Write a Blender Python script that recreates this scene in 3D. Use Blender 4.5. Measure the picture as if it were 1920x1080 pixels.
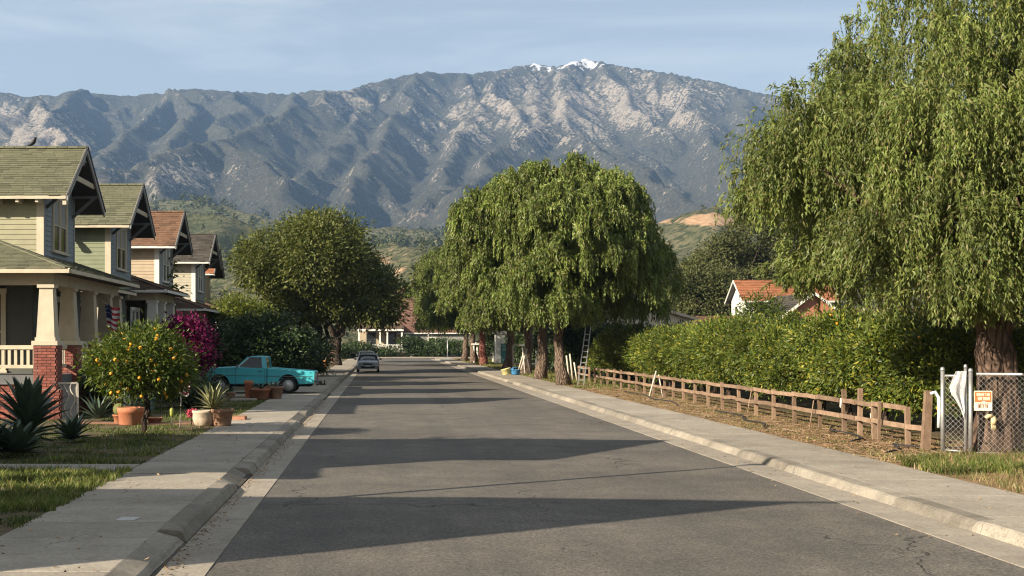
import bpy, math, random
import numpy as np
from mathutils import Vector, Matrix
R = math.radians
for _o in list(bpy.data.objects): bpy.data.objects.remove(_o)
S = bpy.context.scene
C = S.collection
# ---------------------------------------------------------------- camera, sky, sun, exposure
CAMH = 2.4
cd = bpy.data.cameras.new('camera'); cam = bpy.data.objects.new('camera', cd); C.objects.link(cam)
cam.location = (0, 0, CAMH); cam.rotation_euler = (R(90), 0, 0)
cd.lens = 45; cd.sensor_width = 36; cd.shift_x = 245/1920; cd.shift_y = 101/1920
cd.clip_start = 0.1; cd.clip_end = 20000
S.camera = cam
HAZE = 0.72e-4
SUN_EL, SUN_AZ = 25.0, 33.0      # light travels to +x, turned SUN_AZ degrees towards +y
wd = bpy.data.worlds.new('World'); S.world = wd; wd.use_nodes = True
_n = wd.node_tree.nodes; _l = wd.node_tree.links; _n.clear()
_out = _n.new('ShaderNodeOutputWorld'); _bg = _n.new('ShaderNodeBackground'); _bg.inputs['Strength'].default_value = 0.044
_sky = _n.new('ShaderNodeTexSky'); _sky.sky_type = 'NISHITA'; _sky.sun_disc = False
_sky.sun_elevation = R(SUN_EL); _sky.sun_rotation = R(270-SUN_AZ); _sky.altitude = 300; _sky.air_density = 1.0; _sky.dust_density = 2.2; _sky.ozone_density = 1.2
# thin high cirrus streaks
_tc = _n.new('ShaderNodeTexCoord'); _mp = _n.new('ShaderNodeMapping'); _mp.inputs['Scale'].default_value = (1.1, 1.1, 10.0); _mp.inputs['Rotation'].default_value = (0, R(4), 0)
_nz = _n.new('ShaderNodeTexNoise'); _nz.inputs['Scale'].default_value = 2.2; _nz.inputs['Detail'].default_value = 7; _nz.inputs['Roughness'].default_value = .55; _nz.inputs['Distortion'].default_value = .6
_rp = _n.new('ShaderNodeMapRange'); _rp.inputs['From Min'].default_value = .40; _rp.inputs['From Max'].default_value = .66; _rp.inputs['To Min'].default_value = .36; _rp.inputs['To Max'].default_value = .74
_mx = _n.new('ShaderNodeMix'); _mx.data_type = 'RGBA'; _mx.inputs['B'].default_value = (8.6, 9.0, 9.0, 1)
_l.new(_tc.outputs['Generated'], _mp.inputs['Vector']); _l.new(_mp.outputs[0], _nz.inputs['Vector']); _l.new(_nz.outputs[0], _rp.inputs['Value'])
_l.new(_rp.outputs[0], _mx.inputs['Factor']); _l.new(_sky.outputs[0], _mx.inputs['A']); _l.new(_mx.outputs['Result'], _bg.inputs['Color']); _l.new(_bg.outputs[0], _out.inputs[0])
_sd = bpy.data.lights.new('sun', 'SUN'); sun = bpy.data.objects.new('sun', _sd); C.objects.link(sun)
_sd.energy = 5.0; _sd.angle = R(.5); _sd.color = (1.0, .88, .71)
LDIR = Vector((math.cos(R(SUN_AZ))*math.cos(R(SUN_EL)), math.sin(R(SUN_AZ))*math.cos(R(SUN_EL)), -math.sin(R(SUN_EL))))
sun.rotation_euler = LDIR.to_track_quat('-Z', 'Y').to_euler(); sun.location = (-30, -20, 40)
S.view_settings.view_transform = 'Standard'; S.view_settings.look = 'None'; S.view_settings.gamma = 1; S.view_settings.use_curve_mapping = False
S.view_settings.exposure = 1.25
S.render.engine = 'CYCLES'
cy = S.cycles; cy.max_bounces = 6; cy.diffuse_bounces = 3; cy.glossy_bounces = 3; cy.transmission_bounces = 4; cy.volume_bounces = 1; cy.transparent_max_bounces = 8
cy.use_denoising = True; cy.denoiser = 'OPENIMAGEDENOISE'; cy.sample_clamp_indirect = 4; cy.filter_width = 1.15
rng = np.random.default_rng(7); random.seed(7)

# ---------------------------------------------------------------- helpers
def W(px, py, Y):
    "the point that stands Y metres down the street and shows at (px, py) in the photograph"
    return ((px-715)/2400*Y, Y, CAMH-(py-641)/2400*Y)
def N_(a):
    a = np.asarray(a, float); return a/np.maximum(np.linalg.norm(a, axis=-1, keepdims=True), 1e-9)
class MB:
    "collects shapes into one mesh"
    def __init__(s): s.v = []; s.f = []; s.m = []; s.n = 0; s.sm = []
    def add(s, verts, faces, m=0, smooth=False):
        o = s.n; s.v.extend([tuple(map(float, p)) for p in verts]); s.n += len(verts)
        for f in faces: s.f.append(tuple(int(i)+o for i in f)); s.m.append(m); s.sm.append(smooth)
        return s
    def box(s, x0, x1, y0, y1, z0, z1, m=0, top=None):
        "top=(dx,dy) insets the top face"
        tx, ty = top or (0, 0)
        v = [(x0,y0,z0),(x1,y0,z0),(x1,y1,z0),(x0,y1,z0),(x0+tx,y0+ty,z1),(x1-tx,y0+ty,z1),(x1-tx,y1-ty,z1),(x0+tx,y1-ty,z1)]
        return s.add(v, [(0,3,2,1),(4,5,6,7),(0,1,5,4),(1,2,6,5),(2,3,7,6),(3,0,4,7)], m)
    def bar(s, p, q, w, h, m=0, up=(0,0,1), w2=None, h2=None):
        p = np.array(p, float); q = np.array(q, float); d = N_(q-p); up = np.array(up, float)
        if abs(np.dot(d, up)) > .97: up = np.array((0, 1., 0))
        a = N_(np.cross(d, up)); b = np.cross(a, d); w2 = w if w2 is None else w2; h2 = h if h2 is None else h2
        v = []
        for c, ww, hh in ((p, w, h), (q, w2, h2)):
            v += [c-a*ww/2-b*hh/2, c+a*ww/2-b*hh/2, c+a*ww/2+b*hh/2, c-a*ww/2+b*hh/2]
        return s.add(v, [(3,2,1,0),(4,5,6,7),(0,1,5,4),(1,2,6,5),(2,3,7,6),(3,0,4,7)], m)
    def tube(s, pts, rad, n=8, m=0, cap=True, lump=0, rg=None, smooth=True):
        pts = np.array(pts, float); k = len(pts); rad = np.broadcast_to(np.array(rad, float), (k,))
        t = N_(np.gradient(pts, axis=0)); u = np.cross(t[0], (0, 0, 1.)); 
        if np.linalg.norm(u) < .1: u = np.cross(t[0], (0, 1., 0))
        u = N_(u); V = []
        for i in range(k):
            u = N_(u-t[i]*np.dot(u, t[i])); w = np.cross(t[i], u)
            for j in range(n):
                a = 2*math.pi*j/n; r = rad[i]
                if lump: r *= 1+lump*math.sin(3*a+i*.9)+ (rg.normal()*lump*.6 if rg is not None else 0)
                V.append(pts[i]+(u*math.cos(a)+w*math.sin(a))*r)
        F = [(i*n+j, i*n+(j+1) % n, (i+1)*n+(j+1) % n, (i+1)*n+j) for i in range(k-1) for j in range(n)]
        if cap: F += [tuple(range(n-1, -1, -1)), tuple(range((k-1)*n, k*n))]
        return s.add(V, F, m, smooth)
    def lathe(s, prof, c=(0, 0, 0), n=16, m=0, axis='z', smooth=True):
        V = []
        for r, h in prof:
            for j in range(n):
                a = 2*math.pi*j/n; p = (r*math.cos(a), r*math.sin(a), h)
                if axis == 'x': p = (h, r*math.cos(a), r*math.sin(a))
                if axis == 'y': p = (r*math.sin(a), h, r*math.cos(a))
                V.append((p[0]+c[0], p[1]+c[1], p[2]+c[2]))
        k = len(prof)
        F = [(i*n+j, i*n+(j+1) % n, (i+1)*n+(j+1) % n, (i+1)*n+j) for i in range(k-1) for j in range(n)]
        F += [tuple(range(n-1, -1, -1)), tuple(range((k-1)*n, k*n))]
        return s.add(V, F, m, smooth)
    def prism(s, poly, d0, d1, axis='y', m=0):
        "polygon swept along an axis; poly in the other two coordinates, in order"
        n = len(poly)
        def P(a, b, d): return {'y': (a, d, b), 'x': (d, a, b), 'z': (a, b, d)}[axis]
        V = [P(a, b, d0) for a, b in poly]+[P(a, b, d1) for a, b in poly]
        F = [tuple(range(n-1, -1, -1)), tuple(range(n, 2*n))]+[(i, (i+1) % n, n+(i+1) % n, n+i) for i in range(n)]
        return s.add(V, F, m)
    def blob(s, c, r, n=8, k=6, m=0, lump=.12, rg=rng):
        V = []; r = np.broadcast_to(np.array(r, float), (3,))
        for i in range(k+1):
            th = math.pi*i/k
            for j in range(n):
                a = 2*math.pi*j/n; q = 1+lump*rg.normal()
                V.append((c[0]+r[0]*q*math.sin(th)*math.cos(a), c[1]+r[1]*q*math.sin(th)*math.sin(a), c[2]+r[2]*q*math.cos(th)))
        F = [(i*n+j, (i+1)*n+j, (i+1)*n+(j+1) % n, i*n+(j+1) % n) for i in range(k) for j in range(n)]
        return s.add(V, F, m, True)
    def mesh(s, name, mats):
        me = bpy.data.meshes.new(name); me.from_pydata(s.v, [], s.f)
        for x in (mats if isinstance(mats, (list, tuple)) else [mats]): me.materials.append(x)
        if any(s.m): me.polygons.foreach_set('material_index', s.m)
        if any(s.sm): me.polygons.foreach_set('use_smooth', s.sm)
        me.update(); return me
def bigmesh(name, V, Q, mats, smooth=False, midx=None):
    "fast mesh from an (n,3) array and an (m,3|4) face array"
    me = bpy.data.meshes.new(name); V = np.ascontiguousarray(V, np.float32); Q = np.ascontiguousarray(Q, np.int32); k = Q.shape[1]
    me.vertices.add(len(V)); me.vertices.foreach_set('co', V.ravel())
    me.loops.add(Q.size); me.loops.foreach_set('vertex_index', Q.ravel())
    me.polygons.add(len(Q)); me.polygons.foreach_set('loop_start', np.arange(0, Q.size, k, dtype=np.int32)); me.polygons.foreach_set('loop_total', np.full(len(Q), k, np.int32))
    for x in (mats if isinstance(mats, (list, tuple)) else [mats]): me.materials.append(x)
    if midx is not None: me.polygons.foreach_set('material_index', np.ascontiguousarray(midx, np.int32))
    me.polygons.foreach_set('use_smooth', np.full(len(Q), bool(smooth)))
    me.update(calc_edges=True); return me
def link(name, me, parent=None, loc=None, rot=None, world=False, **kw):
    o = bpy.data.objects.new(name, me); C.objects.link(o)
    if parent is not None:
        o.parent = parent
        if world:
            q = parent; off = Vector((0, 0, 0))
            while q is not None: off += q.location; q = q.parent
            o.matrix_parent_inverse = Matrix.Translation(-off)
    if loc is not None: o.location = loc
    if rot is not None: o.rotation_euler = rot
    for k, v in kw.items(): o[k] = v
    return o
def thing(name, label, cat, loc=(0, 0, 0), rot=None, group=None):
    o = link(name, None, loc=loc, rot=rot, label=label, category=cat)
    if group: o['group'] = group
    return o
def struct(name, me, parent=None, **kw):
    o = link(name, me, parent, **kw)
    if parent is None: o['kind'] = 'structure'
    return o
def stuff(name, me, label, parent=None, world=False):
    o = link(name, me, parent, world=world); o['kind'] = 'stuff'
    if parent is None: o['label'] = label
    return o
_kids = None
def copy_tree(o, parent=None):
    c = o.copy(); C.objects.link(c)
    if parent is not None: c.parent = parent
    for ch in o.children: copy_tree(ch, c)
    return c
# gradient noise on arrays
def _hash(ix, iy, seed):
    h = (ix.astype(np.int64)*374761393+iy.astype(np.int64)*668265263+seed*974711) & 0xffffffff
    h = ((h ^ (h >> 13))*1274126177) & 0xffffffff
    return (h ^ (h >> 16)) & 0xffff
def pnoise(x, y, seed=0):
    x0 = np.floor(x); y0 = np.floor(y); fx = x-x0; fy = y-y0; u = fx*fx*fx*(fx*(fx*6-15)+10); v = fy*fy*fy*(fy*(fy*6-15)+10)
    def g(dx, dy):
        a = _hash(x0+dx, y0+dy, seed)/65536.*2*np.pi; return np.cos(a)*(fx-dx)+np.sin(a)*(fy-dy)
    return (g(0,0)*(1-u)+g(1,0)*u)*(1-v)+(g(0,1)*(1-u)+g(1,1)*u)*v
def fbm(x, y, oct=4, seed=0, gain=.5, ridged=False):
    t = 0; a = 1.; s = 0
    for i in range(oct):
        n = pnoise(x*2**i+i*17.3, y*2**i-i*9.1, seed+i*13)
        t = t+a*((1-np.abs(n)*2.2) if ridged else n*1.4); s += a; a *= gain
    return t/s
# ---------------------------------------------------------------- materials
class NT:
    def __init__(s, name):
        s.m = bpy.data.materials.new(name); s.m.use_nodes = True; s.t = s.m.node_tree; s.t.nodes.clear()
        s.out = s.t.nodes.new('ShaderNodeOutputMaterial')
    def n(s, typ, ins=None, **at):
        x = s.t.nodes.new('ShaderNode'+typ)
        for k, v in at.items(): setattr(x, k, v)
        for k, v in (ins or {}).items():
            if isinstance(v, bpy.types.NodeSocket): s.t.links.new(v, x.inputs[k])
            elif isinstance(v, (tuple, list)) and len(v) == 3 and x.inputs[k].type == 'RGBA': x.inputs[k].default_value = (*v, 1)
            else: x.inputs[k].default_value = v
        return x
    def mix(s, f, a, b, blend='MIX'):
        x = s.n('Mix', data_type='RGBA', blend_type=blend)
        for k, v in ((0, f), (6, a), (7, b)):
            if isinstance(v, bpy.types.NodeSocket): s.t.links.new(v, x.inputs[k])
            elif k == 0: x.inputs[0].default_value = v
            else: x.inputs[k].default_value = (*v, 1)
        return x.outputs[2]
    def noise(s, scale, detail=4, rough=.55, vec=None, dist=0, fac=True):
        i = {'Scale': scale, 'Detail': detail, 'Roughness': rough, 'Distortion': dist}
        if vec is not None: i['Vector'] = vec
        return s.n('TexNoise', i).outputs[0]
    def rng(s, v, a, b, c=0, d=1):
        return s.n('MapRange', {'Value': v, 'From Min': a, 'From Max': b, 'To Min': c, 'To Max': d}).outputs[0]
    def math(s, op, a, b=0.5, cl=False):
        return s.n('Math', {0: a, 1: b}, operation=op, use_clamp=cl).outputs[0]
    def bump(s, h, st=.3, d=.02): return s.n('Bump', {'Height': h, 'Strength': st, 'Distance': d}).outputs[0]
    def obj(s): return s.n('TexCoord').outputs['Object']
    def geo(s): return s.n('NewGeometry')
    def finish(s, bsdf): s.t.links.new(bsdf, s.out.inputs[0]); return s.m
    def bsdf(s, col, rough=.8, normal=None, metal=0, spec=.3, **kw):
        i = {'Base Color': col, 'Roughness': rough, 'Metallic': metal, 'Specular IOR Level': spec}
        if normal is not None: i['Normal'] = normal
        i.update({k.replace('_', ' '): v for k, v in kw.items()})
        return s.finish(s.n('BsdfPrincipled', i).outputs[0])
def pmat(name, c1, c2=None, scale=6, rough=.75, bump=.15, bscale=60, metal=0, spec=.3, vary=0, island=0, stretch=None, dirt=None, world=False, bd=.01):
    "painted or mineral surface: two tones by noise, per-object or per-piece variation, grime, fine relief"
    t = NT(name); c2 = c2 or tuple(x*.8 for x in c1)
    v = t.geo().outputs['Position'] if world else t.obj()
    if stretch: v = t.n('Mapping', {'Vector': v, 'Scale': stretch}).outputs[0]
    f = t.rng(t.noise(scale, 5, .6, v), .35, .65)
    col = t.mix(f, c1, c2)
    if dirt is not None:
        col = t.mix(t.rng(t.noise(scale*.35, 6, .7, v), .5, .75, 0, .7), col, dirt)
    if vary:
        q = t.rng(t.n('ObjectInfo').outputs['Random'], 0, 1, 1-vary, 1+vary); col = t.mix(1.0, col, t.n('CombineColor', {0: q, 1: q, 2: q}).outputs[0], 'MULTIPLY')
    if island:
        q = t.rng(t.geo().outputs['Random Per Island'], 0, 1, 1-island, 1+island); col = t.mix(1.0, col, t.n('CombineColor', {0: q, 1: q, 2: q}).outputs[0], 'MULTIPLY')
    nrm = t.bump(t.noise(bscale, 4, .6, v), bump, bd) if bump else None
    return t.bsdf(col, rough, nrm, metal, spec)
def leafmat(name, a, b, trans=.3, rough=.45, spec=.35, c=None):
    "leaf: tone differs leaf by leaf; light passes through"
    t = NT(name); r = t.geo().outputs['Random Per Island']
    col = t.mix(r, a, b)
    if c is not None: col = t.mix(t.rng(t.math('FRACT', t.math('MULTIPLY', r, 7.31)), .86, .9), col, c)
    f = t.rng(t.noise(.9, 2, .5, t.geo().outputs['Position']), .33, .67, .62, 1.25)
    col = t.mix(1.0, col, t.n('CombineColor', {0: f, 1: f, 2: f}).outputs[0], 'MULTIPLY')
    q = t.rng(t.n('ObjectInfo').outputs['Random'], 0, 1, .84, 1.16); col = t.mix(1.0, col, t.n('CombineColor', {0: q, 1: q, 2: q}).outputs[0], 'MULTIPLY')
    p = t.n('BsdfPrincipled', {'Base Color': col, 'Roughness': rough, 'Specular IOR Level': spec}).outputs[0]
    tr = t.n('BsdfTranslucent', {'Color': t.mix(1.0, col, (1.25, 1.3, .7), 'MULTIPLY')}).outputs[0]
    return t.finish(t.n('MixShader', {0: trans, 1: p, 2: tr}).outputs[0])
# ================================================================ MOUNTAINS
def ridge_field(X, Y, Hf, lines, k=.72, reach=900, sub=True, rg=None, x0=0, y0=0, dx=9):
    "height = highest of the flanks falling away from every ridge line; side spurs grow from the ridges"
    segs = []
    def poly(P, depth):
        P = [np.array(p, float) for p in P]
        for a, b in zip(P[:-1], P[1:]):
            L = np.linalg.norm((b-a)[:2]); n = max(1, int(L/150))
            q = [a+(b-a)*i/n for i in range(n+1)]
            for i in range(1, n): q[i] = q[i]+np.array((rg.normal()*16, rg.normal()*16, rg.normal()*9))
            for u, v in zip(q[:-1], q[1:]):
                segs.append((u, v))
            if depth > 0:
                d = N_(b-a); m = max(1, int(L/(330 if depth == 2 else 230)))
                for i in range(m):
                    for sgn in (-1, 1):
                        if rg.random() < .4: continue
                        c = a+(b-a)*((i+rg.random())/m); nn = np.array((-d[1], d[0]))*sgn
                        dn = d[:2]*(-.2 if d[2] > 0 else .55)*(.6+rg.random()*.8)
                        e = N_(nn+dn+rg.normal(size=2)*.2); ln = (380 if depth == 2 else 190)*(.6+rg.random()*.9)
                        st = c+np.array((0, 0, -14)); p2 = st.copy(); pts = [st]
                        for j in range(3):
                            e = N_(e+rg.normal(size=2)*.18); p2 = p2+np.array((e[0]*ln/3, e[1]*ln/3, -ln/3*(.40+rg.random()*.24))); pts.append(p2)
                        poly(pts, depth-1)
    for l, dep in lines: poly(l, dep if sub else 0)
    H = Hf.copy(); ny, nx = X.shape
    for u, v in segs:
        i0 = int(max(0, (min(u[0], v[0])-reach-x0)//dx)); i1 = int(min(nx, (max(u[0], v[0])+reach-x0)//dx+1))
        j0 = int(max(0, (min(u[1], v[1])-reach-y0)//dx)); j1 = int(min(ny, (max(u[1], v[1])+reach-y0)//dx+1))
        if i1 <= i0 or j1 <= j0: continue
        xx = X[j0:j1, i0:i1]; yy = Y[j0:j1, i0:i1]; d = v-u; L2 = d[0]**2+d[1]**2+1e-6
        t = np.clip(((xx-u[0])*d[0]+(yy-u[1])*d[1])/L2, 0, 1)
        dist = np.sqrt((xx-u[0]-t*d[0])**2+(yy-u[1]-t*d[1])**2)
        h = u[2]+t*d[2]-k*dist*(1.06-.00022*dist)
        np.maximum(H[j0:j1, i0:i1], h, out=H[j0:j1, i0:i1])
    return H
def droplets(H, n, steps, rg, dep=.16, ero=.32, cap=4., dx=9.):
    "water drops run down the slopes, cut gullies and drop their load"
    ny, nx = H.shape
    for batch in range(n):
        m = 24000; px = rg.random(m)*(nx-3)+1; py = rg.random(m)*(ny-3)+1; vx = np.zeros(m); vy = np.zeros(m); sed = np.zeros(m); wat = np.ones(m)
        for s in range(steps):
            ix = px.astype(int); iy = py.astype(int); fx = px-ix; fy = py-iy
            a = H[iy, ix]; b = H[iy, ix+1]; c = H[iy+1, ix]; d = H[iy+1, ix+1]
            gx = ((b-a)*(1-fy)+(d-c)*fy)/dx; gy = ((c-a)*(1-fx)+(d-b)*fx)/dx
            h = a*(1-fx)*(1-fy)+b*fx*(1-fy)+c*(1-fx)*fy+d*fx*fy
            vx = vx*.35-gx*.65; vy = vy*.35-gy*.65; l = np.sqrt(vx*vx+vy*vy)+1e-6
            npx = np.clip(px+vx/l, 1, nx-2.01); npy = np.clip(py+vy/l, 1, ny-2.01)
            jx = npx.astype(int); jy = npy.astype(int); gx2 = npx-jx; gy2 = npy-jy
            h2 = H[jy, jx]*(1-gx2)*(1-gy2)+H[jy, jx+1]*gx2*(1-gy2)+H[jy+1, jx]*(1-gx2)*gy2+H[jy+1, jx+1]*gx2*gy2
            dh = h2-h; c_ = np.maximum(-dh, .05)*cap*.12*wat
            e = np.where(dh > 0, -np.minimum(dh, sed), np.where(sed > c_, -(sed-c_)*dep, np.minimum((c_-sed)*ero, -dh)))
            sed = sed+e
            for w, u, v in (((1-fx)*(1-fy), ix, iy), (fx*(1-fy), ix+1, iy), ((1-fx)*fy, ix, iy+1), (fx*fy, ix+1, iy+1)):
                np.add.at(H, (v, u), -e*w)
            px, py = npx, npy; wat *= .985
    return H
def interp_line(P, q):
    P = np.array(P, float); return np.interp(q, P[:, 0], P[:, 1])
SKY = [(-900,215),(-400,190),(-100,178),(0,172),(50,180),(100,178),(130,170),(157,165),(190,176),(250,180),(300,170),(330,165),(400,168),(450,171),(520,175),(560,172),(600,168),(640,170),(665,164),(700,152),(740,145),(785,134),(830,136),(870,137),(920,133),(960,127),(990,118),(1010,121),(1030,124),(1060,119),(1100,109),(1130,116),(1160,122),(1200,128),(1250,135),(1290,142),(1330,150),(1380,163),(1420,172),(1460,180),(1600,205),(1800,238),(1920,255),(2400,300)]
mrg = np.random.default_rng(11)
MDX = 9.6; mx0, my0 = -2200., 1900.
_xs = np.arange(mx0, 3500, MDX); _ys = np.arange(my0, 5700, MDX); MX, MY = np.meshgrid(_xs, _ys)
crestY = [(-900,4500),(0,4500),(690,4650),(900,5050),(1100,5150),(1460,4900),(1920,4700),(2400,4600)]
crest = [W(p, interp_line(SKY, p)+4, interp_line(crestY, p)) for p in list(range(-900, 2401, 45))]
def PL(*p): return [W(*q) for q in p]
lines = [(crest, 1),
 (PL((680,162,4600),(620,180,4250),(560,205,3900),(510,232,3600),(430,270,3250),(365,282,3050),(255,308,2850),(182,336,2650)), 2),
 (PL((693,200,4350),(640,270,3700),(560,330,3200),(470,392,2700)), 2),
 (PL((430,270,3250),(480,310,3000),(520,345,2800)), 2), (PL((255,308,2850),(300,345,2600),(310,375,2450)), 1),
 (PL((785,137,4850),(770,190,4350),(720,270,3600),(650,350,3000),(630,392,2700)), 2),
 (PL((870,139,4950),(900,205,4350),(860,300,3600),(800,380,2850)), 2),
 (PL((990,121,5100),(930,160,4700),(965,225,4200),(985,258,3950)), 2), (PL((1030,124,5100),(1010,190,4500),(990,250,4050)), 2),
 (PL((1100,112,5150),(1060,135,4950),(1080,190,4500),(1040,229,4050)), 2), (PL((1130,116,5100),(1180,190,4550),(1230,240,4200)), 2),
 (PL((1040,229,4050),(980,262,3750),(930,297,3450),(880,350,3050),(850,400,2700)), 2),
 (PL((1040,229,4050),(1090,262,3750),(1150,298,3450),(1230,345,3050),(1310,385,2750)), 2), (PL((1090,262,3750),(1050,330,3200),(1010,385,2750)), 2),
 (PL((1250,137,5050),(1300,210,4450),(1340,280,3800),(1400,350,3150)), 2), (PL((1380,165,4950),(1420,250,4100),(1500,330,3300)), 2),
 (PL((1600,207,4800),(1640,290,3800),(1700,360,3000)), 1), (PL((1850,245,4700),(1900,330,3500)), 1),
 (PL((157,167,4500),(120,205,4050),(60,250,3550),(-20,320,2950)), 2), (PL((62,188,3950),(20,215,3700),(-60,262,3350),(-150,320,2900)), 2),
 (PL((62,188,3950),(90,235,3600),(130,290,3100)), 2),
 (PL((330,167,4500),(270,215,4050),(225,255,3650),(200,300,3200)), 2), (PL((330,167,4500),(365,222,3950),(335,262,3600),(300,300,3250)), 2), (PL((450,172,4550),(440,215,4100),(420,250,3700)), 2),
 (PL((560,174,4550),(530,205,4200),(500,225,3900)), 1), (PL((-300,190,4500),(-330,300,3200)), 2), (PL((-600,200,4500),(-640,300,3200)), 1)]
base = 150+(MY-1900)*.105+fbm(MX/420, MY/420, 3, 5)*35
wx = MX+fbm(MX/330, MY/330, 4, 21)*85; wy = MY+fbm(MX/330, MY/330, 4, 22)*85
MH = ridge_field(wx, wy, base, lines, .86, 900, True, mrg, mx0, my0, MDX)
rel = np.clip((MH-base)/120, 0, 1)
MH = MH+rel*(fbm(MX/230, MY/230, 5, 31, .5, True)*24-8)+rel*fbm(MX/70, MY/70, 4, 33, .55, True)*9
MH = droplets(MH, 7, 55, mrg)
# the skyline keeps the height it has in the photograph
pxs = 715+2400*MX/MY; cols = np.arange(-900, 2401, 15)
for it in range(3):
    py = 641-2400*(MH-CAMH)/MY; far = MY > 3900
    b = np.clip(((pxs+900)/15).astype(int), 0, len(cols)-1)
    mn = np.full(len(cols), 1e9); np.minimum.at(mn, b[far], py[far])
    want = interp_line(SKY, cols+7.5); got = np.where(mn > 1e8, want, mn)
    r = np.clip((641-want)/np.maximum(641-got, 50), .7, 1.4); r = np.convolve(np.pad(r, 2, 'edge'), [.1,.2,.4,.2,.1], 'valid')
    f = np.interp(pxs, cols+7.5, r); wgt = np.clip((MY-3300)/1100, 0, 1); MH = base*0+MH*(1+(f-1)*wgt)
gy, gx = np.gradient(MH, MDX); slope = np.sqrt(gx*gx+gy*gy)
lap = np.zeros_like(MH); lap[1:-1, 1:-1] = (MH[1:-1, :-2]+MH[1:-1, 2:]+MH[:-2, 1:-1]+MH[2:, 1:-1]-4*MH[1:-1, 1:-1])/MDX
mpx = pxs; mpy = 641-2400*(MH-CAMH)/MY
def bell(cx, cy, rx, ry): return np.exp(-((mpx-cx)/rx)**2-((mpy-cy)/ry)**2)
rock = .0+.42*bell(1060,205,170,75)+.32*bell(1260,195,150,55)+.55*bell(40,235,70,45)+.35*bell(90,270,90,40)+.4*bell(650,190,55,35)+.25*bell(860,230,120,60)+.3*bell(330,330,150,35)
rock = rock+(slope-.62)*.3-np.clip(lap, -.6, .6)*.22+fbm(MX/120, MY/120, 5, 41)*.20
alt = MH+fbm(MX/90, MY/90, 4, 43)*70-np.clip(gx, -.6, .6)*0
dsk = mpy-interp_line(SKY, mpx); lim = 5.5+12*np.exp(-((mpx-1108)/50)**2)+10*np.exp(-((mpx-985)/42)**2)+9*np.exp(-((mpx-1050)/40)**2)+7*np.exp(-((mpx-1220)/70)**2)
snow = np.clip((lim-dsk)/14+fbm(MX/60, MY/200, 4, 47)*1.6+fbm(MX/26, MY/60, 3, 48)*.9+np.clip(lap, -.5, .5)*1.0-.20, 0, 1)*.8*(np.abs(mpx-1105) < 225)*(MY > 4200)*np.clip((lim*1.7-dsk)/8, 0, 1)
soil = np.clip(fbm(MX/130, MY/130, 4, 51)*1.5-.35+.9*bell(800,405,60,14)+.5*bell(250,335,150,25), 0, 1)
ny, nx = MX.shape
V = np.stack([MX, MY, MH], -1).reshape(-1, 3); I = np.arange(nx*ny).reshape(ny, nx)
Q = np.stack([I[:-1, :-1], I[:-1, 1:], I[1:, 1:], I[1:, :-1]], -1).reshape(-1, 4)
t = NT('mountain_slopes'); at = t.n('Attribute', attribute_name='cover'); sp = t.n('SeparateColor', {0: at.outputs['Color']})
pos = t.geo().outputs['Position']
n1 = t.noise(.02, 6, .65, pos); n2 = t.noise(.11, 5, .75, pos); n3 = t.noise(.012, 3, .5, pos)
scrub = t.mix(t.rng(n2, .38, .62), (.036, .039, .030), (.125, .118, .088)); scrub = t.mix(t.rng(n3, .4, .65), scrub, (.085, .083, .060))
rk = t.mix(t.rng(n2, .35, .6), (.16, .137, .112), (.46, .395, .315))
so = t.mix(t.rng(n1, .4, .6), (.34, .24, .17), (.42, .33, .25))
fr = t.rng(t.math('ADD', sp.outputs[0], t.math('MULTIPLY', t.math('SUBTRACT', n2, .5), 1.5)), .38, .56)
c = t.mix(fr, scrub, rk); n4 = t.noise(.06, 6, .8, pos); c = t.mix(t.math('MULTIPLY', t.rng(n4, .57, .64), t.rng(n1, .40, .60, 0, .6)), c, t.mix(n2, (.24,.20,.165), (.42,.36,.30)))
c = t.mix(t.rng(t.math('ADD', sp.outputs[2], t.math('MULTIPLY', t.math('SUBTRACT', n1, .5), 1.6)), .45, .7, 0, .8), c, so)
c = t.mix(t.rng(t.math('ADD', sp.outputs[1], t.math('MULTIPLY', t.math('SUBTRACT', n2, .5), 1.4)), .45, .6), c, (.82, .83, .85))
M_MOUNT = t.bsdf(c, .95, t.bump(t.math('ADD', n2, n1), 1.0, 16), spec=.05)
me = bigmesh('mountain', V, Q, M_MOUNT, True)
ca = me.color_attributes.new('cover', 'FLOAT_COLOR', 'POINT')
ca.data.foreach_set('color', np.stack([np.clip(rock, 0, 1), snow, soil, np.ones_like(rock)], -1).astype(np.float32).ravel())
struct('mountains', me, label='high grey mountain range with snow along its highest crest')

# ================================================================ FOOTHILLS
fx0, fy0, FDX = -820., 215., 6.0
_xs = np.arange(fx0, 1280, FDX); _ys = np.arange(fy0, 2160, FDX); FX, FY = np.meshgrid(_xs, _ys)
basef = np.interp(_ys, [215, 300, 700, 1000, 1500, 2000, 2200], [-1.0, 1, 36, 62, 118, 170, 190])[:, None]+FX*0
fl = [(PL((250,400,1050),(340,398,1050),(420,404,1030),(470,425,1000),(560,445,900),(620,480,800)), 2), (PL((420,404,1030),(400,470,820),(430,540,560)), 1), (PL((100,395,1100),(250,400,1050)), 1),
 (PL((640,462,760),(700,452,760),(745,456,740),(800,470,700),(830,520,500)), 1),
 (PL((1190,440,1000),(1240,414,1000),(1300,400,1000),(1340,393,1000),(1390,398,1000),(1500,410,1000),(1700,400,1050),(1900,390,1100)), 2), (PL((1300,400,1000),(1270,470,800),(1250,530,560)), 2), (PL((1390,398,1000),(1400,480,700)), 1),
 (PL((250,372,1700),(330,374,1700),(430,388,1600),(540,415,1500),(640,428,1500),(720,425,1500),(800,432,1500)), 1)]
wx = FX+fbm(FX/140, FY/140, 4, 61)*28; wy = FY+fbm(FX/140, FY/140, 4, 62)*28
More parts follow.
